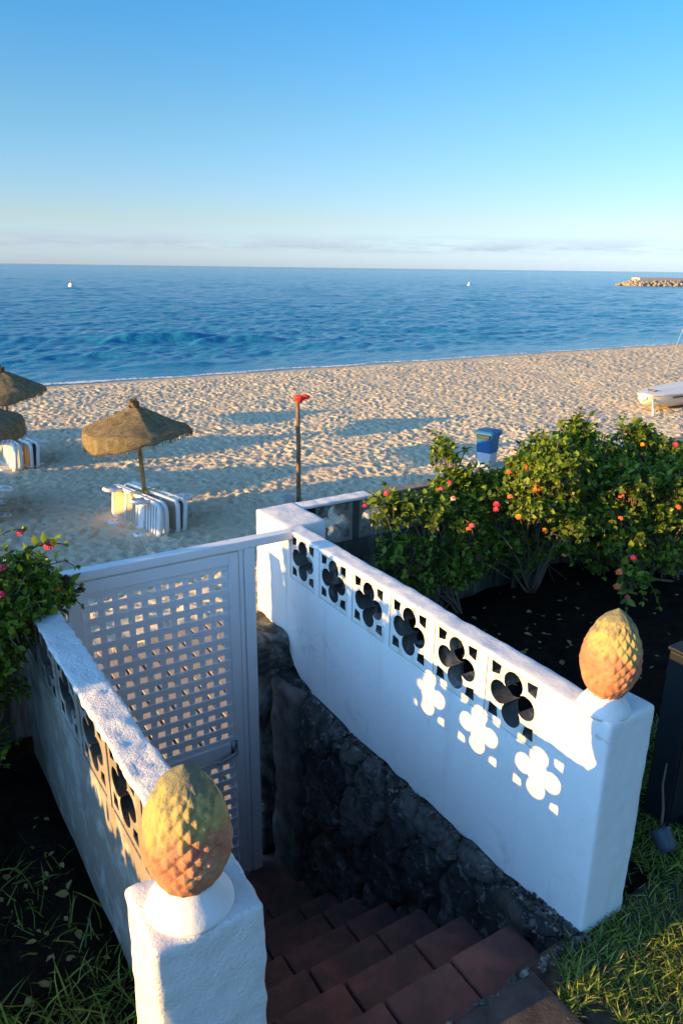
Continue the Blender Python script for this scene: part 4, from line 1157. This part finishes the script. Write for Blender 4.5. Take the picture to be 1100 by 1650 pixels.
def place_lounger(x, y, z, rz, lean, label, flip=False):
    o = LOUNGER if not L_USED[0] else copy_tree(LOUNGER)
    L_USED[0] = True
    o.location = (x, y, z); o.rotation_euler = (0, lean, rz + (math.pi if flip else 0)); o['label'] = label; return o

def make_umbrella():
    root = thing('beach_umbrella', '', 'beach umbrella', (0, 0, 0), 0, 'thatched beach umbrellas')
    p = MB(); p.tube([(0.02, 0, -.3), (.0, 0, .8), (-.03, 0, 1.6), (-.06, 0, 2.2)], [.042, .042, .038, .030], 10); p.build('pole', M['polewood'], root, True)
    n = 96; prof = []
    for i in range(26): prof.append((i/25))
    vs_, fs = [], []
    ax = Vector((-.06, 0, 0))
    rings = 34
    def pt(k, i):
        a = 2*math.pi*k/n
        seg = a/(2*math.pi)*6 + .5; fr = seg - math.floor(seg); facet = math.cos(math.pi/12)/math.cos((fr-.5)*math.pi/6)
        lx = math.cos(a); ly = math.sin(a)
        Rr = .94*facet*(1 + .06*noise.noise((lx*1.3, ly*1.3, 4)))
        if i <= 22:
            u = i/22; r = Rr*u
            z = 2.24 - .43*u**.98 - .06*math.sin(math.pi*u)*(1 + .9*noise.noise((lx*2, ly*2, 1)))*(1 - abs(fr-.5)*1.2)
            if u < .06: z = 2.24 - .02*u/.06
        else:
            u = (i-22)/(rings-1-22); drop = .07 + .25*max(0, -lx*.85 - ly*.35)**1.3 + .05*noise.noise((lx*3, ly*3, 9))
            r = Rr*(1 + .05*math.sin(u*2.2)) - .02*u; z = 2.24 - .43 - drop*u + .02*noise.noise((lx*9, ly*9, 3))*u
        z += .014*noise.noise((lx*r*7, ly*r*7, i*.3)) + .05*noise.noise((lx*r*1.6 + 3, ly*r*1.6, 0))
        return ax + Vector((lx*r, ly*r, z))
    for i in range(rings):
        for k in range(n): vs_.append(pt(k, i))
    for i in range(rings-1):
        for k in range(n): fs.append((i*n+k, i*n+(k+1) % n, (i+1)*n+(k+1) % n, (i+1)*n+k))
    c = MB(); c.add(vs_, fs)
    o = c.build('canopy', M['thatch'], root, True)
    sm = o.modifiers.new('thickness', 'SOLIDIFY'); sm.thickness = .022
    f = MB(); r = random.Random(5)
    for k in range(900):     # loose straw ends on rim and skin
        a = r.uniform(0, n); i = rings-1 if k < 620 else r.randint(4, rings-2)
        q = vs_[i*n + int(a) % n] + Vector((r.uniform(-.02, .02), r.uniform(-.02, .02), r.uniform(-.01, .01)))
        out = Vector((q.x+.06, q.y, 0)).normalized()
        d = (Vector((0, 0, -1)) if i == rings-1 else out*.8 + Vector((0, 0, -.15))) + Vector((r.uniform(-.45, .45), r.uniform(-.45, .45), r.uniform(-.2, .2)))
        l = r.uniform(.03, .09) if i == rings-1 else r.uniform(.02, .05)
        f.bar(q, q + d.normalized()*l, .004, .003)
    f.build('straw_fringe', M['thatch'], root)
    tp = MB(); tp.lathe([(.10, 2.20), (.085, 2.225), (.05, 2.245), (.02, 2.25)], 20, (-.06, 0, 0), lambda p_, a, i: p_*(1 + .1*noise.noise((math.cos(a)*2, math.sin(a)*2, i)))); tp.build('cap', M['thatch'], root, True)
    return root
UMB = make_umbrella()
U_POS = [(3.96, 13.08, 0, 'straw umbrella nearest the gate, its whole canopy showing above a stack of loungers'),
         (1.42, 15.35, 2.0, 'straw umbrella cut by the left edge, only a dark slice of its canopy in view'),
         (2.62, 18.95, .6, 'farthest straw umbrella, half its canopy against the surf at the left edge')]
OFF = 'unseen straw umbrella beyond the left edge, shading the sand'
U_POS += [(x, y, x*1.7 + y, OFF) for (x, y) in ((-.35, 21.9), (-1.6, 13.35), (-4.3, 15.8), (-3.2, 19.2), (-6.5, 22.2), (-.7, 10.9), (-5.9, 11.3), (-7.6, 13.7), (-9.5, 16.2), (-9.2, 19.6), (-8.2, 12.4), (-8.6, 14.9), (-8.0, 17.6), (-7.0, 20.6), (-6.4, 16.6), (-7.8, 10.4), (-4.6, 12.3))]  # unseen rows read from their shadows, plus extra canopies added for more shade
for i, (x, y, rz, lab) in enumerate(U_POS):
    o = UMB if i == 0 else copy_tree(UMB)
    o.location = (x, y, HZ(x, y) if x > 0 else 0); o.rotation_euler = (0, 0, rz); o['label'] = lab

def stack(x, y, rz, where, n=4):
    names = ['on the sunlit outer left', 'just left of pole', 'just right of pole', 'on the shaded outer right']
    offs = [-.23, -.11, .10, .20]
    for k in range(n):
        c = Vector((offs[k], 0, 0)); c.rotate(Matrix.Rotation(rz, 3, 'Z').to_quaternion())
        place_lounger(x + c.x, y + c.y, HZ(x, y) - .02, rz + (.03*(k-1.5)), (.10 - .07*k), f'white lounger {names[k]}, {where}', flip=(k >= 2))
    t = MB()
    pts = []
    for i in range(13):
        a = 2*math.pi*i/12; c = Vector((.32*math.cos(a), .07*math.sin(a) - .02, .66 + .01*math.sin(3*a))); c.rotate(Matrix.Rotation(rz, 3, 'Z').to_quaternion()); pts.append(c)
    t.tube(pts, .010, 6); t.tube([(.0, -.05, .66), (.02, -.10, .60), (.0, -.12, .52)], .009, 6)
    o = t.build('tie_cord', M['yellow'], None, True); o.location = (x, y, HZ(x, y)); tag(o, f'yellow cord tying loungers to the pole, {where}', 'cord', 'yellow cords round the umbrella poles')
stack(3.95, 13.02, R(14), 'stacked under nearest umbrella')
stack(2.62, 18.92, R(10), 'stacked under farthest umbrella')
stack(1.40, 15.30, R(-6), 'in the stack cut by left edge')

def make_post():
    x, y = 7.0, 12.67; z = HZ(x, y)
    t = thing('wooden_post', 'weathered wooden post with a red plastic cap standing on the beach', 'post', (x, y, z))
    m = MB(); m.tube([(0.01, 0, -.3), (0, 0, .5), (.005, 0, 1.2), (-.01, 0, 2.17)], [.047, .046, .044, .040], 12); m.build('shaft', M['wood'], t, True)
    c = MB(); c.lathe([(.055, 2.11), (.075, 2.14), (.115, 2.20), (.12, 2.235), (.06, 2.25), (.02, 2.252)], 18, (.03, 0, 0)); c.tube([(.06, -.03, 2.20), (.14, -.08, 2.225), (.20, -.11, 2.21)], [.06, .05, .025], 10)
    c.build('cap', M['red'], t, True)
    b = thing('concrete_block', 'pale concrete block at the foot of the red capped post', 'block', (x - .26, y + .02, z))
    rbox((-.14, -.13, -.08), (.14, .13, .22), .015, .03, .008, 14, 31).build('block_body', M['concrete'], b, True)
make_post()

def make_bin():
    x, y = 12.47, 13.05; z = HZ(x, y)
    t = thing('litter_bin', 'blue plastic litter bin with a lid and pale lower shell standing on the sand', 'litter bin', (x, y, z), R(20))
    def sq(w, d, zz, r=.3, n=8):
        out = []
        for (cx, cy, a0) in ((1, 1, 0), (-1, 1, 90), (-1, -1, 180), (1, -1, 270)):
            for k in range(n+1):
                a = R(a0 + 90*k/n); rr = r*min(w, d)
                out.append((cx*(w-rr) + rr*math.cos(a), cy*(d-rr) + rr*math.sin(a), zz))
        return out
    def loft(secs, name, matl):
        m = MB(); n = len(secs[0]); fs = []
        for i in range(len(secs)-1):
            for k in range(n): fs.append((i*n+k, i*n+(k+1) % n, (i+1)*n+(k+1) % n, (i+1)*n+k))
        fs += [tuple(range(n-1, -1, -1)), tuple((len(secs)-1)*n+k for k in range(n))]
        m.add([p for s_ in secs for p in s_], fs); return auto_smooth(m.build(name, matl, t, False), 35)
    loft([sq(.17, .17, -.05), sq(.185, .185, .10), sq(.20, .20, .34)], 'lower_shell', M['palebin'])
    loft([sq(.196, .196, .335), sq(.205, .205, .36), sq(.215, .215, .62), sq(.235, .235, .78)], 'body', M['blue'])
    loft([sq(.255, .255, .782), sq(.275, .275, .80), sq(.275, .275, .835), sq(.25, .25, .87), sq(.14, .14, .905)], 'lid', M['blue'])
    m = MB(); m.box((-.27, -.17, .70), (-.222, .17, .775)); m.build('mouth', M['dark'], t, False, (0, 0, 0), .01)
    h = MB()
    h.tube([(.0, -.26, .80), (.0, -.31, .80), (.08, -.31, .80), (.08, -.26, .80)], .014, 6); h.build('handle', M['blue'], t, True)
make_bin()

def make_boat():
    base = onZ(1076, 657, 0.0)
    t = thing('dinghy', 'cream beached sailing dinghy on stand legs cut by the right edge', 'boat', base, R(6))
    # stations along the length: (x, half beam, keel z, deck z)
    st = [(-1.75, .14, .36, .62), (-1.66, .26, .28, .635), (-1.2, .44, .18, .65), (-.5, .62, .09, .655), (.4, .74, .06, .66), (1.6, .78, .08, .67), (2.8, .72, .16, .68)]
    vs_, fs = [], []
    for (x, b, kz, dz) in st:
        for (fy, fz) in ((0, 0), (.55, .12), (.86, .42), (1.0, 1.0)):
            vs_.append((x, b*fy, kz + (dz-kz)*fz))
        for (fy, fz) in ((1.0, 1.0), (.86, .42), (.55, .12)):
            vs_.append((x, -b*fy, kz + (dz-kz)*fz))
    n = 7
    for i in range(len(st)-1):
        for k in range(n):
            if k == 3: continue
            fs.append((i*n+k, i*n+(k+1) % n, (i+1)*n+(k+1) % n, (i+1)*n+k))
    fs.append(tuple(range(n-1, -1, -1))); fs.append(tuple((len(st)-1)*n+k for k in range(n)))
    m = MB(); m.add(vs_, fs); h = m.build('hull', M['hull'], t, False); auto_smooth(h, 50)
    d = MB(); dv, df = [], []
    for (x, b, kz, dz) in st:
        dv += [(x-.02, b+.025, dz), (x-.02, 0, dz+.05), (x-.02, -b-.025, dz), (x-.02, -b-.02, dz-.035), (x-.02, b+.02, dz-.035)]
    for i in range(len(st)-1):
        for k in range(5): df.append((i*5+k, i*5+(k+1) % 5, (i+1)*5+(k+1) % 5, (i+1)*5+k))
    df += [(0, 1, 2, 3, 4), tuple(reversed([(len(st)-1)*5+k for k in range(5)]))]
    d.add(dv, df); d.build('deck', M['deck'], t, False)
    w = MB(); w.bar((-.9, -.59, .53), (.6, -.785, .55), .012, .05); w.build('rubbing_strake', M['dark'], t)
    b = MB(); b.tube([(-1.70, .10, .60), (-1.79, .11, .52), (-1.80, 0, .45), (-1.79, -.11, .52), (-1.70, -.10, .60)], .05, 8); b.build('bow_fender', M['buoyw'], t, True)
    for (a, c) in (((-1.95, -.55, 0), (-1.5, -.20, .58)), ((-.45, -1.35, 0), (.0, -.68, .62)), ((2.0, -1.3, 0), (2.2, -.72, .64)), ((2.0, 1.3, 0), (2.2, .72, .64))):
        MB().tube([a, c], .038, 8).build('stand_leg', M['alu'], t, True)
    MB().tube([(1.7, 0, .65), (1.78, 0, 7.2)], [.045, .03], 10).build('mast', M['alu'], t, True)
    for a in ((.5, .70, .68),):
        MB().tube([a, (1.76, 0, 5.6)], .005, 5).build('stay', M['alu'], t, True)
    c = MB(); c.tube([(-1.3, .1, .70), (-1.15, .2, .73), (-1.0, .1, .71), (-1.1, -.1, .72), (-1.3, -.05, .70)], .02, 6); c.build('coiled_rope', M['wood'], t, True)
make_boat()
